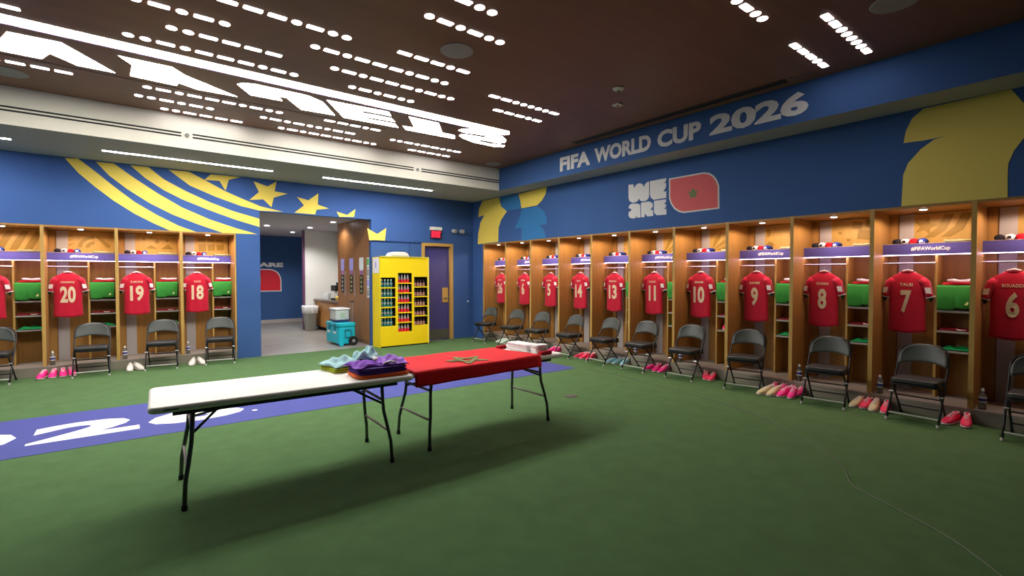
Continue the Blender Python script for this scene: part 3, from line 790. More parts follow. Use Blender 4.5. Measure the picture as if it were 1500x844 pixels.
# ------------------------------------------------------------------ jerseys
def jersey_half(z):
    # z: 0 hem .. 0.73 neck ; returns half width, half depth
    pts = [(0.0, 0.190, 0.050), (0.15, 0.180, 0.050), (0.40, 0.178, 0.052), (0.50, 0.185, 0.054), (0.58, 0.200, 0.052), (0.64, 0.185, 0.045),
           (0.68, 0.150, 0.038), (0.71, 0.105, 0.030), (0.725, 0.075, 0.026), (0.745, 0.060, 0.024)]
    for a, b in zip(pts, pts[1:]):
        if z <= b[0]:
            f = (z-a[0])/(b[0]-a[0]); return a[1]+(b[1]-a[1])*f, a[2]+(b[2]-a[2])*f
    return pts[-1][1:]
def jersey_front(x, z):
    hw, hd = jersey_half(z)
    u = max(-0.98, min(0.98, x/hw))
    return -hd*(1-abs(u)**2.6)**(1/2.2) - 0.006*math.sin(x*46+1.0)*max(0, 1-z/0.45)
def make_jersey():
    t = thing('jersey', 'jersey', 'jersey')
    rings = []
    N = 36
    for z in [0.0, 0.03, 0.08, 0.14, 0.20, 0.26, 0.32, 0.38, 0.44, 0.50, 0.55, 0.59, 0.62, 0.65, 0.68, 0.70, 0.715, 0.73]:
        hw, hd = jersey_half(z); ring = []
        for k in range(N):
            a = 2*PI*k/N
            u = math.copysign(abs(math.cos(a))**0.75, math.cos(a)); x = hw*u
            s_ = -1 if math.sin(a) < 0 else 1
            yy = jersey_front(x, z) if s_ < 0 else hd*(1-abs(min(0.98, abs(u)))**2.6)**(1/2.2)
            if abs(math.sin(a)) < 1e-6: yy = 0
            ring.append((x, yy, z + 0.012*math.cos(2*PI*x/0.40)*max(0, 1-z/0.2) * -1))
        rings.append(ring)
    MB().loft(rings).build('body', RED, t, smooth='all')
    for s in (-1, 1):
        mb = MB()
        path = [(s*0.135, 0, 0.645), (s*0.175, -0.004, 0.60), (s*0.200, -0.004, 0.52), (s*0.213, 0, 0.45), (s*0.220, 0.0, 0.435)]
        mb.tube(path, [0.055, 0.062, 0.052, 0.048, 0.048], 14, flat=0.75)
        mb.build('sleeve', RED, t, smooth='all')
        MB().tube([(s*0.220, 0, 0.437), (s*0.2235, 0.001, 0.424)], [0.050, 0.050], 14, flat=0.75).build('cuff', WHITEF, t, smooth=True)
        MB().tube([(s*0.221, 0.012, 0.43), (s*0.226, 0.014, 0.37)], [0.032, 0.006], 10, flat=0.6).build('lining', DGREEN, t, smooth=True)
        q = MB()
        q.sheet(4, 4, lambda u, v, s=s: (s*(0.178+0.050*u+0.012*(1-v)), -0.066+0.022*u, 0.475+0.070*v), -0.003)
        q.build('badge', WHITEF, t)
    MB().tube([(0.062*math.cos(a_), 0.027*math.sin(a_), 0.735+0.006*math.sin(a_)) for a_ in [2*PI*k/16 for k in range(17)]], 0.008, 6, caps=False).build('collar', MAROON, t, smooth=True)
    return t
def make_hanger():
    t = thing('clothes_hanger', 'hanger', 'clothes hanger')
    MB().tube([(-0.09, 0, -0.02), (-0.04, 0, 0.012), (0, 0, 0.022), (0.04, 0, 0.012), (0.09, 0, -0.02)], [0.006, 0.011, 0.013, 0.011, 0.006], 8).build('shoulder_bar', WHITEF, t, smooth=True)
    hk = [(0, 0, 0.03), (0, 0, 0.07)] + [(0.016*math.sin(R(a)), 0, 0.088-0.016*math.cos(R(a))+0.0) for a in range(0, 260, 30)]
    MB().tube(hk, 0.0028, 6).build('hook', CHROME, t, smooth=True)
    return t
JZ = 0.915
jp = make_jersey(); hp = make_hanger()
NUM = {'L0': ('2', ''), 'L1': ('20', 'E.KHANNOUS'), 'L2': ('19', 'EL MOURAB'), 'L3': ('18', 'RIAD'), 'R-1': ('6', 'BOUADDI'), 'R0': ('7', 'TALBI'), 'R1': ('8', 'OUNAHI'),
       'R2': ('9', 'RAHIMI'), 'R3': ('10', 'BRAHIM'), 'R4': ('11', 'SAIBAR'), 'R5': ('13', 'MAZRAOUI'), 'R6': ('14', 'DIOP'), 'R7': ('5', 'Z.HALHAL'), 'R8': ('6', 'ROMAIN'), 'R9': ('26', 'BOUFAL')}
JL = {'L0': 'red jersey hanging cut off by the left photo edge', 'R-1': 'nearest red number 6 jersey at the right photo edge', 'R8': 'red number 6 jersey hanging in the second locker from the far corner',
      'R9': 'farthest red jersey half hidden in the far right corner locker'}
used = False
JPOS = {}
for i, key in enumerate(FRAME):
    o, rz = FRAME[key]
    lab = JL.get(key, 'red number %s jersey with pale gold print hanging in its oak locker' % WORD.get(NUM[key][0], NUM[key][0]))
    loc = W(key, 0.270, 0.365, JZ)
    hl = W(key, 0.270, 0.370, 1.752-0.104)
    if not used:
        j, hgr = jp, hp; used = True
        j.location = loc; j.rotation_euler = (0, 0, rz); j['label'] = lab; j['group'] = 'red jerseys hanging in the lockers'
        hgr.location = hl; hgr.rotation_euler = (0, 0, rz); hgr['label'] = 'white hanger under the red jersey ' + SHORT[key].replace('of jersey', 'numbered'); hgr['group'] = 'hangers'
        jk = kids(jp); hk_ = kids(hp)
    else:
        j = jp.copy(); COL.objects.link(j); j.location = loc; j.rotation_euler = (0, 0, rz); j['label'] = lab
        for c in jk:
            q = c.copy(); COL.objects.link(q); q.parent = j
        hgr = hp.copy(); COL.objects.link(hgr); hgr.location = hl; hgr.rotation_euler = (0, 0, rz); hgr['label'] = 'white hanger under the red jersey ' + SHORT[key].replace('of jersey', 'numbered')
        for c in hk_:
            q = c.copy(); COL.objects.link(q); q.parent = hgr
    JPOS[key] = j
for key, j in JPOS.items():
    n, nm = NUM[key]
    wn = 0.105 if len(n) == 1 else 0.195
    if n in ('11',): wn = 0.15
    fn = lambda x, y, d: (x, jersey_front(x, y+0.372)-0.002-d, y+0.372)
    text_mb(n, wn, 0.275, fn=fn, off=0.035, th=0.002).build('number', GOLD, j)
    if nm:
        wd = min(0.17, 0.021*len(nm)+0.02)
        fn2 = lambda x, y, d: (x, jersey_front(x, y+0.578)-0.002-d, y+0.578)
        text_mb(nm, wd, 0.036, fn=fn2, off=0.01, th=0.002).build('name_print', GOLD, j)

# ------------------------------------------------------------------ folded clothes and small things in the lockers
def cloth_block(name, label, cat, m, loc, rz, sx, sy, sz, seed, group=None, puff=0.25, waves=3, parent=None):
    rnd = random.Random(seed); ph = [rnd.uniform(0, 6) for _ in range(6)]
    NU, NV = 18, 10
    mb = MB()
    rings = []
    for j in range(9):
        v = j/8; prof = (1-abs(2*v-1)**4)**0.5
        zz = sz*v
        ring = []
        for k in range(40):
            a = 2*PI*k/40; c, s = math.cos(a), math.sin(a)
            ex = 0.35
            x = sx/2*math.copysign(abs(c)**ex, c); y = sy/2*math.copysign(abs(s)**ex, s)
            w_ = 1 + 0.03*math.sin(3*a+ph[0]+5*v) + 0.02*math.sin(7*a+ph[1])
            sc = (0.94+0.06*prof)*w_
            z = zz + sz*puff*0.5*(math.sin(waves*x/sx*PI+ph[2])*math.cos(waves*y/sy*2+ph[3]))*v
            ring.append((x*sc, y*sc, max(0.0, z)))
        rings.append(ring)
    cen = []
    # rounded, gently rolling top made of shrinking rings
    for q, f in ((0.72, 1.03), (0.42, 1.06), (0.15, 1.05)):
        ring = []
        for k in range(40):
            x, y, _ = rings[8][k]; x *= q; y *= q
            z = sz*f + sz*puff*0.5*(math.sin(waves*x/sx*PI+ph[2])*math.cos(waves*y/sy*2+ph[3]))
            ring.append((x, y, z))
        rings.append(ring)
    mb.loft(rings)
    o = mb.build(name, m, parent, smooth='all')
    o.location = loc; o.rotation_euler = (0, 0, rz)
    if label: tag(o, label, cat, group)
    return o

def make_shorts():
    t = thing('folded_shorts', 'shorts', 'shorts')
    N = 16
    def surf(u, v):
        x = -0.168 + 0.336*u
        x2 = x*(1.0 - 0.07*v)
        notch = 0.022*math.exp(-((u-0.55)/0.10)**2)
        zb = -0.262 + notch - 0.012*math.sin(u*5)
        z = 0.008 + (zb-0.008)*v
        y = -0.010 - 0.018*math.sin(PI*v) - 0.007*math.sin(u*11+1)*v - 0.012*math.exp(-((u-0.5)/0.05)**2)*(-v)
        return (x2, y, z)
    MB().sheet(20, 12, surf, 0.012).build('front', GREENF, t, smooth='all')
    MB().sheet(12, 6, lambda u, v: (-0.168+0.336*u, -0.012+0.17*v, 0.013+0.006*math.sin(u*9)*math.sin(v*4)), 0.010).build('top_fold', GREENF, t, smooth='all')
    MB().tube([(-0.156+0.312*i/10, 0.000-0.007*math.sin(i/10*11+1), -0.262+0.022*math.exp(-((i/10-0.55)/0.10)**2)-0.012*math.sin(i/2)-0.004) for i in range(11)], 0.006, 6).build('hem', DGREEN, t, smooth='all')
    MB().prism(disc(0.024, 12, c=(0.095, -0.19), sx=0.8), -0.034, -0.030, 'xz').build('crest', mat('pale yellow crest', (0.7, 0.8, 0.3), 0.7), t)
    return t
def make_sock_pair():
    t = thing('rolled_socks', 'socks', 'socks')
    MB().tube([(-0.12, -0.02, 0.030), (-0.06, -0.03, 0.026), (0.0, -0.015, 0.016), (0.07, -0.02, 0.020), (0.13, -0.03, 0.028)], [0.012, 0.022, 0.016, 0.018, 0.014], 10).build('sock', WHITEF, t, smooth='all')
    MB().tube([(-0.11, 0.03, 0.018), (-0.02, 0.03, 0.018), (0.08, 0.02, 0.030), (0.13, 0.02, 0.022)], [0.012, 0.018, 0.018, 0.010], 10).build('sock', WHITEF, t, smooth='all')
    return t
def make_roll(m, mark=None, r=0.041, l=0.17):
    t = thing('rolled_shirt', 'roll', 'rolled garment')
    mb = MB(); prof = []
    rings = []
    for y, rr in ((-l/2, 0.55), (-l/2+0.01, 0.9), (-l/4, 1.0), (0, 0.97), (l/4, 1.0), (l/2-0.01, 0.9), (l/2, 0.55)):
        rings.append([(r*rr*1.05*math.cos(2*PI*k/16), y, r+r*rr*0.95*math.sin(2*PI*k/16)) for k in range(16)])
    mb.loft(rings).build('roll', m, t, smooth='all')
    sp = [((0.007+0.0045*a)*math.cos(a), -l/2-0.001, r+(0.007+0.0045*a)*math.sin(a)) for a in [i*0.6 for i in range(11)]]
    MB().tube(sp, 0.0025, 5).build('spiral_fold', mark or m, t, smooth='all')
    if mark:
        MB().box(-0.014, 0.014, -l/2-0.004, -l/2+0.002, r-0.012, r+0.014).build('print', mark, t)
    return t
def make_packet():
    t = thing('wrapped_garment', 'packet', 'packet')
    cloth_block('wrap', None, None, PACK, (0, 0, 0), 0, 0.30, 0.22, 0.045, 5, parent=t, puff=0.5, waves=4)
    MB().tube([(-0.12, -0.112, 0.028), (-0.03, -0.114, 0.018), (0.05, -0.112, 0.026), (0.12, -0.112, 0.020)], 0.006, 6).build('fold_line', mat('dark olive crease', (0.12, 0.10, 0.03), 0.6), t, smooth='all')
    return t
def make_bottle():
    t = thing('water_bottle', 'bottle', 'bottle')
    MB().lathe([(0.030, 0), (0.033, 0.006), (0.033, 0.05), (0.030, 0.06), (0.033, 0.07), (0.033, 0.145), (0.026, 0.165), (0.014, 0.185), (0.013, 0.195)], n=18).build('body', BOTTLE, t, smooth=True)
    MB().lathe([(0.0338, 0.075), (0.0338, 0.140)], n=18).build('paper_label', WHITEF, t, smooth=True)
    MB().lathe([(0.0343, 0.090), (0.0343, 0.122)], n=18).build('label_band', LABELB, t, smooth=True)
    MB().lathe([(0.015, 0.194), (0.015, 0.214), (0.010, 0.220), (0.009, 0.228)], n=14).build('cap', CAP, t, smooth=True)
    return t
def make_folded(m, mark=WHITEF, parts=True):
    t = thing('folded_shirt', 'folded', 'folded garment')
    cloth_block('fabric', None, None, m, (0, 0, 0), 0, 0.30, 0.19, 0.026, 3, parent=t, puff=0.5)
    if mark:
        MB().tube([(0.01, -0.098, 0.020), (0.05, -0.099, 0.012), (0.09, -0.098, 0.018)], 0.006, 6).build('print', mark, t, smooth='all')
    return t
def make_crumple(m, seed):
    t = thing('crumpled_shirt', 'crumpled', 'garment')
    rnd = random.Random(seed); ph = [rnd.uniform(0, 6) for _ in range(4)]
    MB().sheet(22, 14, lambda u, v: (-0.155+0.31*u+0.01*math.sin(9*v+ph[0]), -0.10+0.20*v+0.008*math.sin(8*u+ph[1]),
        0.012+0.055*math.sin(PI*u)**0.7*math.sin(PI*v)**0.7*(0.55+0.45*math.sin(9*u+ph[2])*math.cos(7*v+ph[3]))), 0.012).build('fabric', m, t, smooth='all')
    MB().prism(disc(0.014, 10), 0.058, 0.060).build('crest', WHITEF, t)
    return t
PROTO = {}
def place(kind, maker, key, x, y, z, lab, grp, rz=0.0):
    o, r0 = FRAME[key]
    loc = W(key, x, y, z)
    if kind not in PROTO:
        t = maker(); PROTO[kind] = t
        t.location = loc; t.rotation_euler = (0, 0, r0+rz); t['label'] = lab; t['group'] = grp
        return t
    return dup(PROTO[kind], loc, r0+rz, lab, grp)

for key in FRAME:
    s = SHORT[key]
    L = key[0] == 'L'
    cx = 0.712 if key != 'L3' else 0.69
    place('shorts', make_shorts, key, cx, 0.402, 1.475, 'bright green shorts draped over the cubby in the locker ' + s, 'green shorts draped in the lockers')
    place('redfold', lambda: make_folded(REDX, None), key, cx+0.02, 0.51, 1.492, 'flat red garment under white socks in the locker ' + s, 'red folded garments under socks', 0.05)
    place('socks', make_sock_pair, key, cx+0.03, 0.50, 1.519, 'crumpled white socks on top of the green shorts, locker ' + s, 'white socks in the lockers', random.uniform(-0.1, 0.1))
    place('maroon', lambda: make_folded(MAROON), key, cx, 0.51, 0.956, 'dark red folded shirt on the middle cubby shelf, locker ' + s, 'dark red folded shirts')
    if key == 'R3':
        pass
    else:
        place('emerald', lambda: make_crumple(GREENE, 4), key, cx+0.01, 0.51, 0.723, 'crumpled emerald green shirt on the lowest cubby shelf, locker ' + s, 'emerald green shirts on lowest shelves')
    bx = 0.145
    for i, (kd, mm, mk) in enumerate((('rollk', BLKF, None), ('rollw', WHITEF, BLKF), ('rollr', REDX, None), ('rollb', BLUF, WHITEF))):
        nm = ('black', 'white', 'red', 'blue')[i]
        place(kd, lambda mm=mm, mk=mk: make_roll(mm, mk), key, bx+0.083*i, 0.455, 1.9765, 'rolled %s garment on the upper shelf, locker %s' % (nm, s), 'rolled garments on the upper shelves')
    place('packet', make_packet, key, cx+0.02, 0.50, 1.9765, 'pale wrapped garment right of the rolls, upper shelf, locker ' + s, 'wrapped garments on the upper shelves')
    if key in ('L1', 'L2', 'L3', 'R-1', 'R0', 'R1', 'R3', 'R4'):
        place('bottle', make_bottle, key, 0.085, 0.085, ZB, 'small clear water bottle standing at the left of the locker ' + s, 'water bottles on the bench')

# ------------------------------------------------------------------ folding chairs
def make_chair():
    t = thing('folding_chair', 'chair', 'chair')
    def seat(u, v): pass
    MB().prism(rrect(-0.205, 0.205, -0.205, 0.175, 0.045), 0.418, 0.468).build('seat', VINYL, t, smooth=True, bevel=0.012)
    MB().prism(rrect(-0.212, 0.212, -0.212, 0.185, 0.05), 0.395, 0.418).build('seat_pan', STEELB, t)
    def back(u, v):
        a = 2*u-1
        hw = 0.217*(1-0.24*max(0, (v-0.25)/0.75)**2.2)
        z = 0.612 + 0.212*v - 0.050*abs(a)**2.6*v**1.5 + 0.028*(a*a)*(-(1-v))+0.012*(1-a*a)*(1-v)
        y = 0.150 + 0.245*(z-0.60) + 0.042*(1-a*a) - 0.018
        return (hw*a, y, z)
    MB().sheet(18, 8, back, -0.014).build('backrest', VBACK, t, smooth='all')
    # long frame: front feet up to the top of the back, one bent tube
    fr = []
    lean = lambda z: -0.245 + 0.395*(z/0.60) if z < 0.6 else 0.15+0.245*(z-0.60)
    for s in (-1, 1):
        p = [(s*0.222, lean(z), z) for z in (0.012, 0.2, 0.42, 0.56, 0.67)] + [(s*0.213, lean(0.72), 0.72), (s*0.187, lean(0.77)+0.01, 0.772), (s*0.12, lean(0.80)+0.03, 0.806), (0, lean(0.815)+0.042, 0.818)]
        MB().tube(p, 0.0115, 8).build('front_leg', STEELB, t, smooth='all')
        q = [(s*0.200, 0.205, 0.012), (s*0.200, 0.05, 0.19), (s*0.200, -0.155, 0.425)]
        MB().tube(q, 0.011, 8).build('rear_leg', STEELB, t, smooth='all')
        MB().tube([(s*0.222, -0.245, 0.0), (s*0.222, -0.235, 0.03)], 0.015, 8).build('foot_cap', CAPR, t)
        MB().tube([(s*0.200, 0.215, 0.0), (s*0.200, 0.198, 0.03)], 0.015, 8).build('foot_cap', BLACK, t)
        MB().tube([(s*0.192, -0.115, 0.30), (s*0.236, -0.115, 0.30)], 0.009, 8).build('pivot', CHROME, t)
    MB().tube([(-0.222, lean(0.075), 0.075), (0.222, lean(0.075), 0.075)], 0.010, 8).build('front_stretcher', CAPR, t, smooth=True)
    MB().tube([(-0.200, 0.125, 0.11), (0.200, 0.125, 0.11)], 0.008, 8).build('rear_stretcher', STEELB, t, smooth=True)
    MB().tube([(-0.200, 0.00, 0.25), (0.200, 0.00, 0.25)], 0.008, 8).build('rear_stretcher', STEELB, t, smooth=True)
    return t
CH = [('R-1', 6.885, 0.52, 0), ('R0', 6.90, 1.44, -1), ('R1', 6.895, 2.34, 8), ('R2', 6.905, 3.37, 13), ('R3', 6.885, 4.30, 3), ('R4', 6.865, 5.14, 0), ('R5', 6.885, 5.96, -5),
      ('R6', 6.885, 6.86, -3), ('R7', 6.885, 7.83, 4), ('R8', 6.895, 8.70, 8), ('R9', 6.885, 9.72, 7),
      ('L0', -1.55, 10.42, -5), ('L1', -0.43, 10.405, -2), ('L2', 0.50, 10.425, -8), ('L3', 1.37, 10.42, -8)]
CL = {'R-1': 'black folding chair mostly cut off by the right photo edge', 'L0': 'black folding chair cut off by the left photo edge', 'R9': 'farthest black folding chair, nearest the right corner'}
cp_ = None
for key, x, y, a in CH:
    rz = (RW if key[0] == 'R' else 0) + R(a)
    lab = CL.get(key, 'black metal folding chair facing the room before the locker ' + SHORT[key])
    if cp_ is None:
        cp_ = make_chair(); cp_.location = (x, y, 0); cp_.rotation_euler = (0, 0, rz); cp_['label'] = lab; cp_['group'] = 'folding chairs before the lockers'
    else:
        dup(cp_, (x, y, 0), rz, lab)

# ------------------------------------------------------------------ shoes
def make_shoe(m, sole=SOLE):
    """toe points to -y"""
    t = thing('football_boot', 'boot', 'boot')
    # (y, half width, height, base lift)
    st = [(-0.140, 0.012, 0.022, 0.014), (-0.130, 0.030, 0.034, 0.010), (-0.10, 0.042, 0.048, 0.008), (-0.06, 0.047, 0.060, 0.008), (-0.02, 0.044, 0.076, 0.008),
          (0.02, 0.038, 0.090, 0.010), (0.06, 0.034, 0.088, 0.010), (0.10, 0.033, 0.092, 0.010), (0.128, 0.028, 0.098, 0.012), (0.140, 0.012, 0.090, 0.020)]
    rings = []
    for y, hw, h, b in st:
        rings.append([(hw*math.copysign(abs(math.cos(a))**0.8, math.cos(a)), y, b + (h-b)*(0.5+0.5*math.sin(a))**(1.0)) for a in [2*PI*k/16 for k in range(16)]])
    MB().loft(rings).build('upper', m, t, smooth='all')
    sp = [(0.0, -0.146), (0.030, -0.132), (0.046, -0.09), (0.046, -0.05), (0.036, 0.0), (0.033, 0.06), (0.034, 0.11), (0.022, 0.142), (-0.022, 0.142), (-0.034, 0.11), (-0.033, 0.06), (-0.038, 0.0), (-0.048, -0.05), (-0.047, -0.09), (-0.030, -0.132)]
    mb = MB().prism(sp, 0.008, 0.018)
    for x, y in ((0.028, -0.10), (-0.028, -0.10), (0.03, -0.05), (-0.03, -0.05), (0.022, 0.09), (-0.022, 0.09)):
        mb.lathe([(0.006, 0.0), (0.008, 0.009)], (x, y, 0), 8)
    mb.build('sole', sole, t)
    for k in range(4):
        y = -0.045+0.018*k; z = 0.066+0.0065*k
        MB().tube([(-0.024, y, z-0.006), (0, y-0.003, z+0.004), (0.024, y, z-0.006)], 0.003, 5).build('lace', WHITEF if m is not SHOEW else SOLE, t, smooth='all')
    MB().tube([(0.023*math.cos(a), 0.082+0.045*math.sin(a), 0.089+0.006*math.sin(a)) for a in [2*PI*k/12 for k in range(13)]], 0.006, 6, caps=False).build('collar', SOLE if m is not SHOEW else GRILLE, t, smooth='all')
    return t
SH = []
def shoe(m, x, y, rz, lab, grp, sole=SOLE):
    lab = spell(lab)
    k = ('shoe', m.name)
    if k not in PROTO:
        t = make_shoe(m, sole); PROTO[k] = t
        t.location = (x, y, 0); t.rotation_euler = (0, 0, rz); t.scale = (1.0, 1.04, 1.22); t['label'] = lab; t['group'] = grp
    else:
        dup(PROTO[k], (x, y, 0), rz, lab, grp)
ORD = ['leftmost', 'second from left', 'third from left', 'fourth from left', 'fifth from left', 'rightmost']
for i, (x, y) in enumerate(((-1.03, 10.50), (-0.905, 10.52), (-0.79, 10.53), (-0.69, 10.54))):
    shoe(PINK, x, y, R(-12+8*i), ORD[i] + ' of four hot pink boots in a row before locker 20', 'boots before the back lockers')
for i, (x, y, a) in enumerate(((0.05, 10.46, -4), (0.165, 10.47, 22))):
    shoe(SHOEW, x, y, R(a), ('left', 'right')[i] + ' boot of the off-white pair under the number 19 locker', 'boots before the back lockers')
for i, (x, y, a) in enumerate(((0.935, 10.43, -16), (1.07, 10.43, 14))):
    shoe(SHOEW, x, y, R(a), ('left', 'right')[i] + ' boot of the off-white pair left of the number 18 chair', 'boots before the back lockers')
G = 'boots before the right lockers'
for i, (x, y, a) in enumerate(((7.0, 1.175, -14), (7.02, 1.055, 6))):
    shoe(PINKR, x, y, RW+R(a), ('left', 'right')[i] + ' boot of the pinkish red pair nearest the right photo edge', G)
for i, (x, y, a) in enumerate(((7.04, 2.05, -10), (7.04, 1.955, -4), (7.0, 1.865, 4), (7.0, 1.755, 8))):
    shoe(SHOEG if i % 2 == 0 else PINKR, x, y, RW+R(a), ORD[i] + ' of the four cream and red boots between chairs 8 and 7', G)
for i, (x, y, a) in enumerate(((6.78, 3.03, -20), (6.80, 2.93, -8))):
    shoe(SHOEG, x, y, RW+R(a), ('left', 'right')[i] + ' boot of the cream pair beside the pink boots', G)
for i, (x, y, a) in enumerate(((6.86, 2.83, -6), (6.87, 2.73, 10), (7.05, 3.05, 0), (7.055, 2.945, -6), (7.06, 2.82, 6), (7.06, 2.71, 0))):
    shoe(PINK, x, y, RW+R(a), ('front left', 'front right', 'rear leftmost', 'rear second', 'rear third', 'rear rightmost')[i] + ' of six hot pink boots between chairs 9 and 8', G)
for i, (x, y, a) in enumerate(((7.05, 4.06, 30), (7.05, 3.95, 10))):
    shoe(PINKR, x, y, RW+R(a), ('left', 'right')[i] + ' boot of the red pair between chairs 10 and 9', G)
for i, (x, y, a) in enumerate(((6.98, 5.02, -30), (6.99, 4.90, 10), (7.0, 4.78, 0))):
    shoe(PINK, x, y, RW+R(a), ORD[i] + ' of three hot pink boots beside chair 10', G)
for i, (x, y, a) in enumerate(((7.0, 5.86, -40), (7.0, 5.72, -10), (7.02, 5.60, 10))):
    shoe(SHOEB, x, y, RW+R(a), ORD[i] + ' of three pale blue boots beside chair 11', G)
for i, (x, y, a) in enumerate(((6.96, 6.62, -35), (6.96, 6.50, -8), (6.98, 6.38, 10))):
    shoe(PINKR, x, y, RW+R(a), ORD[i] + ' of three red boots beside chair 13', G)
for i, (x, y, a) in enumerate(((7.02, 7.50, -10), (7.04, 7.38, 10))):
    shoe(PINK, x, y, RW+R(a), ('left', 'right')[i] + ' boot of the pink pair behind the white towels', G)
for i, (x, y, a) in enumerate(((7.02, 9.28, -60), (7.04, 9.12, -20))):
    shoe(SHOEM, x, y, RW+R(a), ('left', 'right')[i] + ' boot of the mint white pair nearest the far corner', G)
# red boots on the lowest cubby shelf of the number 10 locker
for i, (u, a) in enumerate(((0.62, 20), (0.72, -10))):
    k = ('shoe', PINKR.name)
    dup(PROTO[k], W('R3', u, 0.55, 0.723), RW+R(a), ('left', 'right')[i] + ' red boot on the cubby shelf of locker ten', 'boots in locker ten')

# ------------------------------------------------------------------ the two folding tables
def make_table():
    t = thing('folding_table', 'table', 'table')
    L_, Wd = 1.87, 0.745
    top = MB().prism(rrect(-L_/2, L_/2, -Wd/2, Wd/2, 0.055, 6), 0.692, 0.738).build('tabletop', TABW, t, smooth=True, bevel=0.016)
    for s in (-1, 1):
        MB().box(-0.80, 0.80, s*0.29-0.012, s*0.29+0.012, 0.655, 0.693).build('side_rail', STEELB, t)
    MB().box(-L_/2+0.085, -L_/2+0.17, -Wd/2-0.0012, -Wd/2+0.002, 0.711, 0.719).build('maker_plate', mat('dark plate', (0.06, 0.06, 0.05), 0.5), t)
    for e in (-1, 1):
        for s in (-1, 1):
            p = [(e*0.68, s*0.245, 0.68), (e*0.69, s*0.245, 0.50), (e*0.695, s*0.250, 0.43), (e*0.715, s*0.285, 0.30), (e*0.735, s*0.305, 0.18), (e*0.742, s*0.315, 0.02)]
            MB().tube(p, 0.0145, 10).build('leg', GREYST, t, smooth='all')
            MB().tube([(e*0.742, s*0.315, 0.0), (e*0.742, s*0.315, 0.035)], 0.019, 10).build('rubber_foot', BLACK, t)
        MB().tube([(e*0.722, -0.292, 0.27), (e*0.722, 0.292, 0.27)], 0.011, 8).build('leg_crossbar', mat('taupe steel', (0.16, 0.13, 0.10), 0.4, metal=0.4), t, smooth=True)
        MB().tube([(e*0.688, -0.245, 0.53), (e*0.688, 0.245, 0.53)], 0.012, 8).build('upper_crossbar', STEELB, t, smooth=True)
        MB().tube([(e*0.30, 0.03, 0.675), (e*0.50, 0.03, 0.60), (e*0.685, -0.235, 0.50)], 0.010, 8).build('brace', STEELB, t, smooth='all')
        MB().tube([(e*0.30, -0.03, 0.675), (e*0.50, -0.03, 0.60), (e*0.685, 0.235, 0.50)], 0.010, 8).build('brace', STEELB, t, smooth='all')
        MB().box(e*0.30-0.02, e*0.30+0.02, -0.28, 0.28, 0.672, 0.690).build('cross_rail', STEELB, t)
    return t
tb = make_table(); tb.location = (1.052, 4.255, 0); tb.rotation_euler = (0, 0, R(-2.6)); tb['label'] = 'bare cream white plastic folding table on the left'; tb['group'] = 'folding tables'
dup(tb, (2.90, 4.27, 0), R(0.8), 'white folding table mostly hidden by the red flag cloth')

# red flag cloth over the second table
t = thing('flag_cloth', 'red cloth with a green star draped over the right table', 'flag', (2.70, 4.27, 0.7385), R(0.8))
def cloth(u, v):
    # u across x, v across y (with both skirts)
    x = -0.725 + 1.45*u + (0.012*math.sin(6*v+1) if u > 0.5 else 0)
    s = v*1.02
    fold = 0.003*math.sin(u*7+v*5)+0.002*math.sin(u*17-v*9)
    skirt_n, skirt_f = 0.125, 0.14
    tot = skirt_n + 0.772 + skirt_f
    d = v*tot
    x += 0.035*(1-v)*(u > 0.999)
    if d < skirt_n:
        q = 1-d/skirt_n
        return (x + 0.004*math.sin(u*40), -0.386-0.012*q - 0.006*math.sin(u*16)*q, 0.008-skirt_n*q*(1-0.10*u))
    if d > skirt_n+0.772:
        q = (d-skirt_n-0.772)/skirt_f
        return (x, 0.386+0.010*q + 0.006*math.sin(u*16)*q, 0.008-skirt_f*q)
    return (x, -0.386+(d-skirt_n), 0.008+fold+0.0035)
MB().sheet(50, 44, cloth, -0.004).build('cloth', REDF, t, smooth='all')
sm = MB()
for i, q in enumerate(star_lines(0.215, 0.034)):
    rot = R(8)
    q2 = [((p[0]*math.cos(rot)-p[1]*math.sin(rot))*1.0-0.01, p[0]*math.sin(rot)+p[1]*math.cos(rot)-0.14) for p in q]
    sm.prism(q2, 0.016+0.0004*i, 0.0195+0.0004*i)
sm.build('star', OLIVE, t)
MB().box(0.715, 0.735, -0.405, -0.398, -0.118, -0.105).build('corner_tag', WHITEF, t)

# towels and red packs on the bare end of table two
G = 'items on the white table end'
def stack(name, lab, cat, x, y, z, sx, sy, n, hh, m, rz=0.0, seed=1):
    t = thing(name, lab, cat, (x, y, z), rz)
    for i in range(n):
        cloth_block('folded_layer', None, None, m, (0.004*((i*7) % 3-1), 0.004*((i*5) % 3-1), i*hh), 0, sx, sy, hh*1.04, seed+i, parent=t, puff=0.12)
    return t
stack('towel_stack', 'wide stack of folded white towels on the right table end', 'towels', 3.60, 4.36, 0.7385, 0.18, 0.40, 3, 0.028, WHITEF, 0.05)
stack('towel_stack', 'small taller stack of white towels between wide stack and red pack', 'towels', 3.62, 4.08, 0.7385, 0.17, 0.13, 4, 0.024, WHITEF, 0.0, 9)
for x, y, lab in ((3.50, 4.60, 'red pack at the far edge of the right table beside the towels'), (3.60, 3.965, 'red pack at the near corner of the right table beside the towels')):
    t = thing('red_pack', lab, 'pack', (x, y, 0.7385), 0.1, 'red packs beside the towels')
    MB().prism(rrect(-0.085, 0.085, -0.032, 0.032, 0.012), 0.0005, 0.038).build('wrapper', REDX, t, smooth=True, bevel=0.008)
    for k in range(3):
        MB().box(-0.05+0.045*k, -0.038+0.045*k, -0.0335, 0.0335, 0.004, 0.0388).build('stripe', MAROON, t)

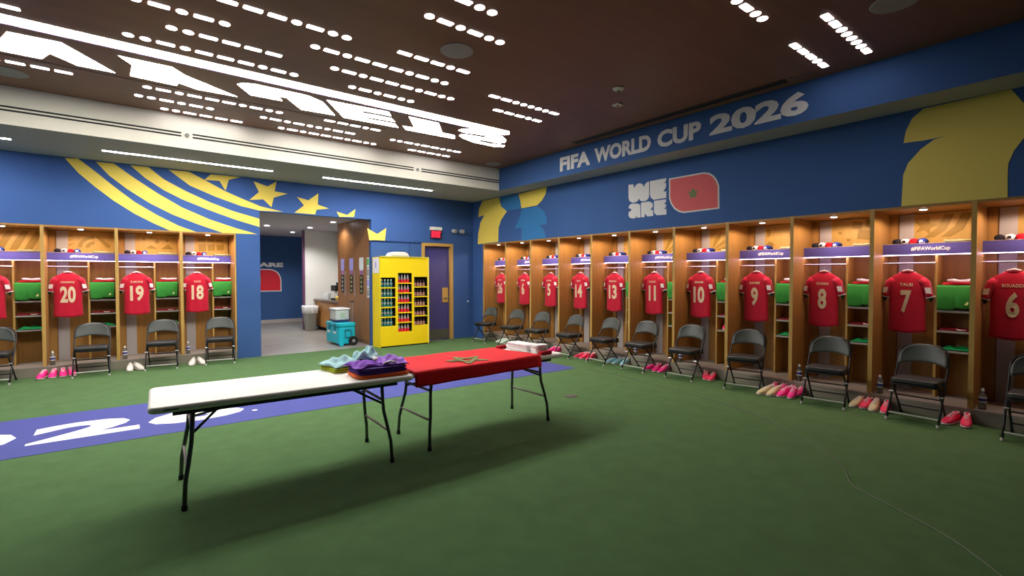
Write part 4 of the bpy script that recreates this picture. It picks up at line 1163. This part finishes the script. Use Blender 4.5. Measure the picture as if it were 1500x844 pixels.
# bibs on the right end of table one
TZ = 0.7385
stack('folded_bib', 'orange bibs under the purple bibs on the left table', 'bib', 1.735, 4.09, TZ, 0.46, 0.36, 1, 0.028, ORAN, R(-3), 21)
stack('folded_bib', 'pile of folded purple bibs at the right end of the left table', 'bib', 1.735, 4.095, TZ+0.028, 0.44, 0.34, 2, 0.026, PURPD, R(-2), 31)
def heap(name, lab, m, x, y, z, sx, sy, h, seed, rz=0.0):
    rnd = random.Random(seed); ph = [rnd.uniform(0, 6) for _ in range(6)]
    t = thing(name, lab, 'bib', (x, y, z), rz, 'crumpled bibs on the left table')
    def f(u, v):
        e = (math.sin(PI*u)*math.sin(PI*v))**0.45
        zz = 0.008 + h*e*(0.50+0.28*math.sin(5.5*u+ph[0])*math.cos(4.5*v+ph[1])+0.16*math.sin(11*u+ph[2]+5*v)+0.12*math.sin(17*v+ph[5]-9*u))
        return (sx*(u-0.5)+0.015*math.sin(7*v+ph[3]), sy*(v-0.5)+0.015*math.sin(6*u+ph[4]), zz)
    MB().sheet(30, 24, f, 0.008).build('cloth', m, t, smooth='all')
    return t
a = heap('crumpled_bib', 'crumpled purple bib on top of the purple pile, left side', PURP, 1.62, 4.12, TZ+0.078, 0.25, 0.30, 0.065, 3)
MB().tube([(0.06, -0.10, 0.055), (0.09, -0.03, 0.065), (0.10, 0.05, 0.060)], [0.012, 0.026, 0.010], 8, flat=0.5).build('white_trim', WHITEF, a, smooth='all')
a = heap('crumpled_bib', 'peaked purple bib on top of the purple pile, right side', mat('violet fabric', (0.33, 0.12, 0.60), 0.8, noise=0.15, scale=10), 1.86, 4.10, TZ+0.078, 0.24, 0.30, 0.095, 8)
MB().tube([(-0.12, -0.11, 0.03), (-0.06, -0.13, 0.042), (-0.01, -0.12, 0.03)], [0.010, 0.022, 0.010], 8, flat=0.5).build('white_trim', WHITEF, a, smooth='all')
stack('folded_bib', 'yellow green bibs under the pale aqua bibs at the table rear', 'bib', 1.55, 4.50, TZ, 0.26, 0.34, 2, 0.020, LIME, R(8), 41)
heap('crumpled_bib', 'pale aqua bib lying over the yellow green bibs', AQUA, 1.545, 4.50, TZ+0.042, 0.27, 0.35, 0.085, 5, R(8))
stack('folded_bib', 'slate blue folded bibs behind the purple pile', 'bib', 1.84, 4.46, TZ, 0.26, 0.30, 3, 0.026, SLATE, R(4), 51)
heap('crumpled_bib', 'peaked pale aqua bib standing highest at the rear of the pile', AQUA, 1.79, 4.50, TZ+0.08, 0.22, 0.26, 0.15, 12, R(-20))

# ------------------------------------------------------------------ yellow bottle rack
RX0, RX1, RY0, RY1 = 4.405, 5.605, 10.235, 10.665
t = thing('bottle_rack', 'tall yellow rack of drink bottles against the blue wall', 'rack', ((RX0+RX1)/2, RY0, 0))
hw = (RX1-RX0)/2
cols = [(-0.585, -0.235, 0.470, 1.560, 5), (-0.180, 0.170, 0.325, 1.665, 6), (0.222, 0.572, 0.455, 1.575, 5)]
# front board built around the three openings
fb = MB()
edges = [-hw, -0.585, -0.235, -0.180, 0.170, 0.222, 0.572, hw]
for a, b in ((-hw, -0.585), (-0.235, -0.180), (0.170, 0.222), (0.572, hw)):
    fb.box(a, b, 0, 0.02, 0.03, 2.02)
for a, b, z0, z1, n in cols:
    fb.box(a, b, 0, 0.02, 0.03, z0); fb.box(a, b, 0, 0.02, z1, 2.02)
fb.build('front_board', MACH, t)
MB().box(-hw, -hw+0.02, 0.02, RY1-RY0, 0.0, 2.02).build('side_board', MACH, t)
MB().box(hw-0.02, hw, 0.02, RY1-RY0, 0.0, 2.02).build('side_board', MACH, t)
MB().box(-hw+0.02, hw-0.02, 0.02, RY1-RY0, 2.0, 2.02).build('top_board', MACH, t)
MB().box(-hw, hw, -0.012, 0.0, 2.02, 2.035).box(hw-0.022, hw, -0.012, 0.0, 0.03, 2.02).build('lip', mat('light yellow lip', (0.85, 0.72, 0.12), 0.5), t)
MB().box(-hw+0.03, hw-0.02, 0.012, 0.03, 0.0, 0.03).build('base_gap', BLACK, t)
MB().box(-hw+0.02, hw-0.02, 0.30, 0.32, 0.03, 2.0).build('back_board', BLACK, t)
for a, b, z0, z1, n in cols:
    MB().box(a-0.004, a, 0.02, 0.30, z0, z1).box(b, b+0.004, 0.02, 0.30, z0, z1).box(a, b, 0.02, 0.30, z1, z1+0.004).build('compartment_liner', BLACK, t)
    st = (z1-z0)/n
    for k in range(n):
        z = z0+st*k
        MB().box(a, b, 0.003 if k else 0.02, 0.30, z-(0.022 if k else 0.004), z).build('shelf', MACH, t)
# white rounded hump on top of the rack
pts = [(-0.24, 0), (0.24, 0), (0.235, 0.03), (0.19, 0.085), (0.12, 0.105), (-0.10, 0.105), (-0.18, 0.085), (-0.225, 0.035)]
a = thing('roof_box', 'white rounded box lying on top of the yellow rack', 'box', ((RX0+RX1)/2-0.12, RY0+0.03, 2.0355))
MB().prism(pts, 0, 0.25, 'xz').build('shell', WHITEP, a, bevel=0.01)
MB().box(-0.20, 0.20, -0.003, 0, 0.012, 0.02).build('seam', GRILLE, a)
a = thing('paper_notice', 'white paper notice on the side of the yellow rack', 'notice', (RX0, RY0+0.22, 1.83))
MB().box(-0.004, -0.0005, -0.17, 0.17, -0.17, 0.17).build('sheet', WHITEF, a)
MB().box(-0.005, -0.004, -0.02, 0.04, -0.05, 0.08).build('print', LILAC, a)
# bottles
def make_drink(kind):
    t = thing('drink_bottle', 'drink', 'bottle')
    if kind == 0:
        MB().lathe([(0.026, 0), (0.028, 0.01), (0.028, 0.10), (0.018, 0.135), (0.013, 0.150)], n=12).build('body', BTEAL, t, smooth=True)
        MB().lathe([(0.0285, 0.06), (0.0285, 0.098), (0.020, 0.128)], n=12).build('print_band', BGREY, t, smooth=True)
        MB().lathe([(0.018, 0.148), (0.018, 0.175), (0.012, 0.182)], n=12).build('cap', CAP, t, smooth=True)
    elif kind == 1:
        MB().lathe([(0.027, 0), (0.029, 0.01), (0.029, 0.075), (0.022, 0.11), (0.013, 0.175)], n=12).build('body', BRED, t, smooth=True)
        MB().lathe([(0.0295, 0.076), (0.0225, 0.11), (0.0135, 0.172)], n=12).build('neck_print', BGREY, t, smooth=True)
        MB().lathe([(0.014, 0.172), (0.014, 0.192)], n=12).build('cap', GRILLE, t, smooth=True)
    else:
        MB().lathe([(0.028, 0), (0.030, 0.01), (0.024, 0.05), (0.029, 0.09), (0.013, 0.15)], n=12).build('body', BDARK, t, smooth=True)
        MB().lathe([(0.031, 0.012), (0.0255, 0.05), (0.030, 0.088)], n=12).build('print_band', mat('pinkish grey print', (0.42, 0.22, 0.20), 0.5), t, smooth=True)
        MB().lathe([(0.014, 0.148), (0.014, 0.165)], n=12).build('cap', BDARK, t, smooth=True)
    return t
CN = ('left', 'middle', 'right'); ORD6 = ('bottom', 'second', 'third', 'fourth', 'fifth', 'sixth')
KN = ('white-capped teal', 'red and grey', 'dark maroon')
for ci, (a, b, z0, z1, n) in enumerate(cols):
    st = (z1-z0)/n; pr = None
    for r_ in range(n):
        for k in range(4):
            x = (RX0+RX1)/2 + a + 0.048 + 0.075*k + (0.006 if ci else 0); y = RY0+0.075; z = z0+st*r_+0.0005
            row = 'top' if r_ == n-1 else ORD6[r_]
            lab = '%s bottle, %s on the %s shelf%s, %s rack column' % (KN[ci], ('first', 'second', 'third', 'fourth')[k], row, '' if row in ('top', 'bottom') else ' up', CN[ci])
            grp = '%s bottles in the yellow rack' % KN[ci]
            if pr is None:
                pr = make_drink(ci); pr.location = (x, y, z); pr['label'] = lab; pr['group'] = grp
            else:
                dup(pr, (x, y, z), 0, lab, grp)

# ------------------------------------------------------------------ the hallway
for x, y, lab in ((3.0, 14.33, 'round downlight at the left of the hallway ceiling'), (4.08, 16.05, 'farthest round downlight over the red hallway sign'),
                  (4.07, 14.2, 'round downlight before the white hallway wall'), (4.11, 12.4, 'round downlight beside the brown wood panel top')):
    t = thing('hallway_downlight', lab, 'ceiling light', (x, y, 2.95), 0, 'hallway downlights')
    MB().lathe([(0.09, 0), (0.092, -0.006), (0.075, -0.010)], n=20).build('ring', WHITEP, t)
    MB().lathe([(0.072, -0.008), (0.05, -0.014), (0, -0.016)], n=20).build('lens', GLOWH, t)
    ld = bpy.data.lights.new('hallway_lamp', 'SPOT'); ld.energy = P_HALL*(0.35 if y < 13 else 1.0); ld.color = (1.0, 0.97, 0.95); ld.spot_size = R(140); ld.spot_blend = 0.6; ld.shadow_soft_size = 0.07
    lo = bpy.data.objects.new('hallway_lamp', ld); COL.objects.link(lo); lo.parent = t; lo.location = (0, 0, -0.03)
t = thing('hallway_sign', 'WE ARE sign with red flag shape on the far hallway wall', 'wall sign', (3.68, 18.0, 1.07))
text_mb('WE ARE', 1.5, 0.15, 'xz', (-0.17, -0.002, 0.90), 0.06, 0.004).build('letters', TXT, t)
fo = [(-0.95, 0.76), (0.15, 0.76), (0.30, 0.73), (0.42, 0.65), (0.49, 0.52), (0.52, 0.38), (0.52, 0), (-0.95, 0)]
fi2 = [(-0.92, 0.73), (0.14, 0.73), (0.28, 0.70), (0.395, 0.625), (0.46, 0.51), (0.49, 0.375), (0.49, 0.03), (-0.92, 0.03)]
MB().prism(fo, -0.004, -0.0005, 'xz').build('outline', TXT, t)
MB().prism(fi2, -0.007, -0.004, 'xz').build('field', mat('bright red print', (0.75, 0.01, 0.03), 0.6), t)
sm = MB()
for i, q in enumerate(star_lines(0.11, 0.035)):
    sm.prism([(p[0]-0.19, p[1]+0.38) for p in q], -0.009-0.0004*i, -0.007, 'xz')
sm.build('star', mat('olive star print', (0.30, 0.20, 0.02), 0.7), t)

# counter in the niche
t = thing('counter_cabinet', 'wooden counter cabinet with dark top in the hallway niche', 'cabinet', (4.85, 14.05, 0))
MB().box(-0.33, 0.345, -1.12, 1.14, 0.10, 0.87).build('carcass', WOODC, t)
MB().box(-0.27, 0.345, -1.12, 1.14, 0.0, 0.10).build('toe_kick', BLACK, t)
for k in range(4):
    y = -1.10+0.56*k
    d = MB().box(-0.345, -0.33, y, y+0.54, 0.13, 0.84).build('door', WOODC, t)
    MB().box(-0.36, -0.345, y+0.44, y+0.46, 0.58, 0.74).build('handle', CHROME, d)
t2 = thing('countertop', 'dark stone countertop in the hallway niche', 'countertop', (4.85, 14.05, 0.87))
MB().box(-0.42, 0.345, -1.13, 1.14, 0.0005, 0.045).build('slab', COUNT, t2, bevel=0.006)
MB().box(0.325, 0.345, -1.13, 1.14, 0.045, 0.12).build('upstand', COUNT, t2)
t = thing('coffee_machine', 'black coffee machine on the hallway counter', 'coffee machine', (4.78, 13.75, 0.9155))
MB().box(-0.24, 0.20, -0.20, 0.20, 0.0, 0.06).build('drip_base', BLACK, t, bevel=0.01)
MB().box(-0.05, 0.20, -0.20, 0.20, 0.06, 0.32).build('body', BLACK, t, bevel=0.01)
MB().box(-0.24, 0.20, -0.20, 0.20, 0.26, 0.42).build('head', BLACK, t, bevel=0.015)
MB().box(-0.12, 0.12, -0.12, 0.12, 0.42, 0.50).build('hopper', BLKF, t, bevel=0.01)
MB().tube([(-0.16, 0, 0.26), (-0.16, 0, 0.20)], 0.03, 10).build('spout', CHROME, t)
t = thing('snack_bag', 'yellow snack bag lying on the hallway counter edge', 'bag', (4.62, 13.25, 0.9155))
cloth_block('bag', None, None, mat('yellow foil', (0.75, 0.55, 0.08), 0.4), (0, 0, 0), 0, 0.26, 0.42, 0.12, 7, parent=t, puff=0.4)
MB().box(-0.135, -0.12, -0.10, 0.08, 0.03, 0.09).build('print', mat('brown print', (0.35, 0.18, 0.04), 0.5), t)
for i, (y, n) in enumerate(((14.55, 5), (14.75, 4))):
    t = thing('cup_stack', ('white cup stack nearer the coffee machine', 'white cup stack at the left end of the counter')[i], 'cups', (4.66, y, 0.9155), 0, 'cup stacks on the counter')
    for k in range(n):
        MB().lathe([(0.055, 0.018*k), (0.075, 0.018*k+0.10), (0.078, 0.018*k+0.10), (0.078, 0.018*k+0.106)], n=16).build('cup', CAP, t, smooth=True)
t = thing('picture_frame', 'dark framed picture seen edge on beyond the wood panel', 'picture', (5.2, 14.9, 2.13))
MB().box(-0.03, -0.0005, -0.25, 0.25, 0.0, 0.52).build('frame', GRILLE, t)
MB().box(-0.034, -0.03, -0.21, 0.21, 0.04, 0.48).build('print', HALLW, t)

# bin
t = thing('trash_bin', 'tall grey bin with a white liner before the white wall', 'trash bin', (4.25, 14.92, 0))
rings = []
for z, sx, sy in ((0.0, 0.105, 0.15), (0.02, 0.115, 0.16), (0.60, 0.155, 0.21), (0.66, 0.16, 0.215)):
    rings.append([(p[0], p[1], z) for p in rrect(-sx, sx, -sy, sy, 0.05)])
MB().loft(rings).build('body', GREYP, t, smooth=True)
rings = []
for i, (z, g) in enumerate(((0.50, 0.012), (0.60, 0.022), (0.70, 0.030), (0.725, 0.020), (0.70, -0.01))):
    rings.append([(p[0]*(1+0.04*math.sin(k*1.7)), p[1]*(1+0.03*math.cos(k*1.3)), z+0.012*math.sin(k*1.1)*(i < 2)) for k, p in enumerate(rrect(-0.155-g, 0.155+g, -0.21-g, 0.21+g, 0.05))])
MB().loft(rings).build('liner', BAG, t, smooth='all')
MB().box(-0.02, 0.02, -0.255, -0.235, 0.52, 0.66).build('tie', CAP, t)

# turquoise cooler
t = thing('cooler', 'turquoise wheeled cooler box standing in the doorway', 'cooler', (3.80, 11.12, 0), R(2))
MB().prism(rrect(0, 0.38, 0, 0.82, 0.035), 0.04, 0.42).build('tub', TEAL, t, smooth=True, bevel=0.012)
MB().prism(rrect(-0.01, 0.39, -0.01, 0.83, 0.04), 0.425, 0.52).build('lid', TEAL, t, smooth=True, bevel=0.02)
for y in (0.24, 0.58):
    MB().box(-0.028, -0.002, y-0.035, y+0.035, 0.34, 0.50).build('latch', mat('dark teal latch', (0.01, 0.13, 0.20), 0.5), t, bevel=0.006)
for y in (0.30, 0.68):
    MB().box(-0.006, -0.001, y-0.12, y+0.06, 0.27, 0.315).build('badge_plate', WHITEF, t)
a = MB()
a.tube([(0.13, -0.012, 0.36), (0.13, -0.022, 0.20), (0.27, -0.022, 0.20), (0.27, -0.012, 0.36), (0.13, -0.012, 0.36)], 0.011, 8)
a.build('side_handle', mat('dark teal latch', (0.01, 0.13, 0.20), 0.5), t)
for x in (0.335,):
    MB().tube([(x-0.02, -0.055, 0.105), (x-0.02, -0.005, 0.105)], 0.105, 22).build('wheel', BLACK, t, smooth=True)
    MB().tube([(x-0.02, -0.060, 0.105), (x-0.02, -0.055, 0.105)], 0.035, 14).build('wheel_hub', BGREY, t)
MB().tube([(0.04, -0.045, 0.06), (0.04, -0.01, 0.06)], 0.06, 16).build('foot_wheel', TEAL, t, smooth=True)
a = MB().tube([(0.35, 0.06, 0.30), (0.35, 0.06, 1.0)], 0.009, 8).tube([(0.35, 0.20, 0.30), (0.35, 0.20, 1.0)], 0.009, 8)
a.build('tow_handle', CHROME, t, smooth=True)
MB().tube([(0.35, 0.05, 1.0), (0.35, 0.21, 1.0)], 0.017, 10).build('grip', BLACK, t)
t = thing('ice_tub', 'milky plastic tub with white lid standing on the turquoise cooler', 'tub', (3.82, 11.38, 0.5415), R(2))
MB().prism(rrect(0.0, 0.32, 0, 0.40, 0.03), 0.03, 0.26).build('tub', CLEARP, t, smooth=True, bevel=0.01)
MB().prism(rrect(-0.015, 0.335, -0.015, 0.415, 0.035), 0.262, 0.305).build('lid', BAG, t, smooth=True, bevel=0.012)
MB().box(-0.008, 0.328, -0.008, 0.408, 0.0, 0.03).build('base', mat('navy base', (0.01, 0.03, 0.14), 0.5), t)
MB().tube([(0.34, 0.02, 0.0), (0.34, 0.02, 0.27)], 0.012, 8).build('clamp', BLACK, t)
MB().box(0.10, 0.20, -0.004, 0.0, 0.08, 0.20).build('sticker', mat('pale green sticker', (0.35, 0.5, 0.35), 0.6), t)

# decals and notices on the wood panel (plane x = 4.39, seen from the hall side)
for y, lab, mc in ((12.55, 'leftmost bottle-shaped decal on the brown wood panel', LILAC), (11.93, 'middle bottle-shaped decal on the brown wood panel', LILAC), (11.28, 'rightmost bottle-shaped decal on the brown wood panel', CAP)):
    t = thing('bottle_decal', lab, 'decal', (4.39, y, 1.17), 0, 'decals on the wood panel')
    up = [(-0.13, 0.62), (-0.10, 0.56), (0.10, 0.56), (0.13, 0.62), (0.13, 0.86), (-0.13, 0.86)]
    MB().prism(up, -0.003, -0.0005, 'yz').build('white_top', mc, t)
    MB().prism([(-0.09, 0.46), (0.09, 0.46), (0.11, 0.56), (-0.11, 0.56)], -0.003, -0.0005, 'yz').build('neck', mat('mauve print', (0.35, 0.15, 0.35), 0.6), t)
    MB().prism(rrect(-0.11, 0.11, 0.0, 0.455, 0.07), -0.003, -0.0005, 'yz').build('black_base', BLACK, t)
    for k in range(4):
        MB().prism(disc(0.055, 12, c=(0, 0.07+0.105*k), sy=0.6), -0.005, -0.003, 'yz').build('emblem', BGREY if y > 12 else mat('olive emblem', (0.35, 0.36, 0.14), 0.6), t)
for k, (z0, z1, mc, lab) in enumerate(((1.80, 2.02, MINT, 'green topped notice, highest on the wood panel edge'), (1.56, 1.78, SHELF, 'second notice down on the wood panel edge'),
                                (1.32, 1.54, LILAC, 'third notice down on the wood panel edge'), (1.10, 1.30, SHELF, 'lowest notice on the wood panel edge'))):
    t = thing('wall_notice', lab, 'notice', (4.39, 10.87, z0), 0, 'notices on the wood panel edge')
    h_ = z1-z0
    MB().box(-0.003, -0.0005, -0.065, 0.065, 0, h_).build('sheet', CAP, t)
    MB().box(-0.0045, -0.003, -0.055, 0.055, h_*0.2, h_*0.88).build('print', mc, t)
for y in (12.24, 11.60):
    t = thing('door_handle', 'long vertical pull handle on the wood panel' + (', farther one' if y > 12 else ', nearer one'), 'handle', (4.39, y, 1.10), 0, 'pull handles on the wood panel')
    MB().tube([(-0.04, 0, 0.0), (-0.04, 0, 0.62)], 0.012, 8).build('bar', CHROME, t, smooth=True)
    for z in (0.05, 0.57):
        MB().tube([(-0.04, 0, z), (0, 0, z)], 0.007, 8).build('standoff', CHROME, t)
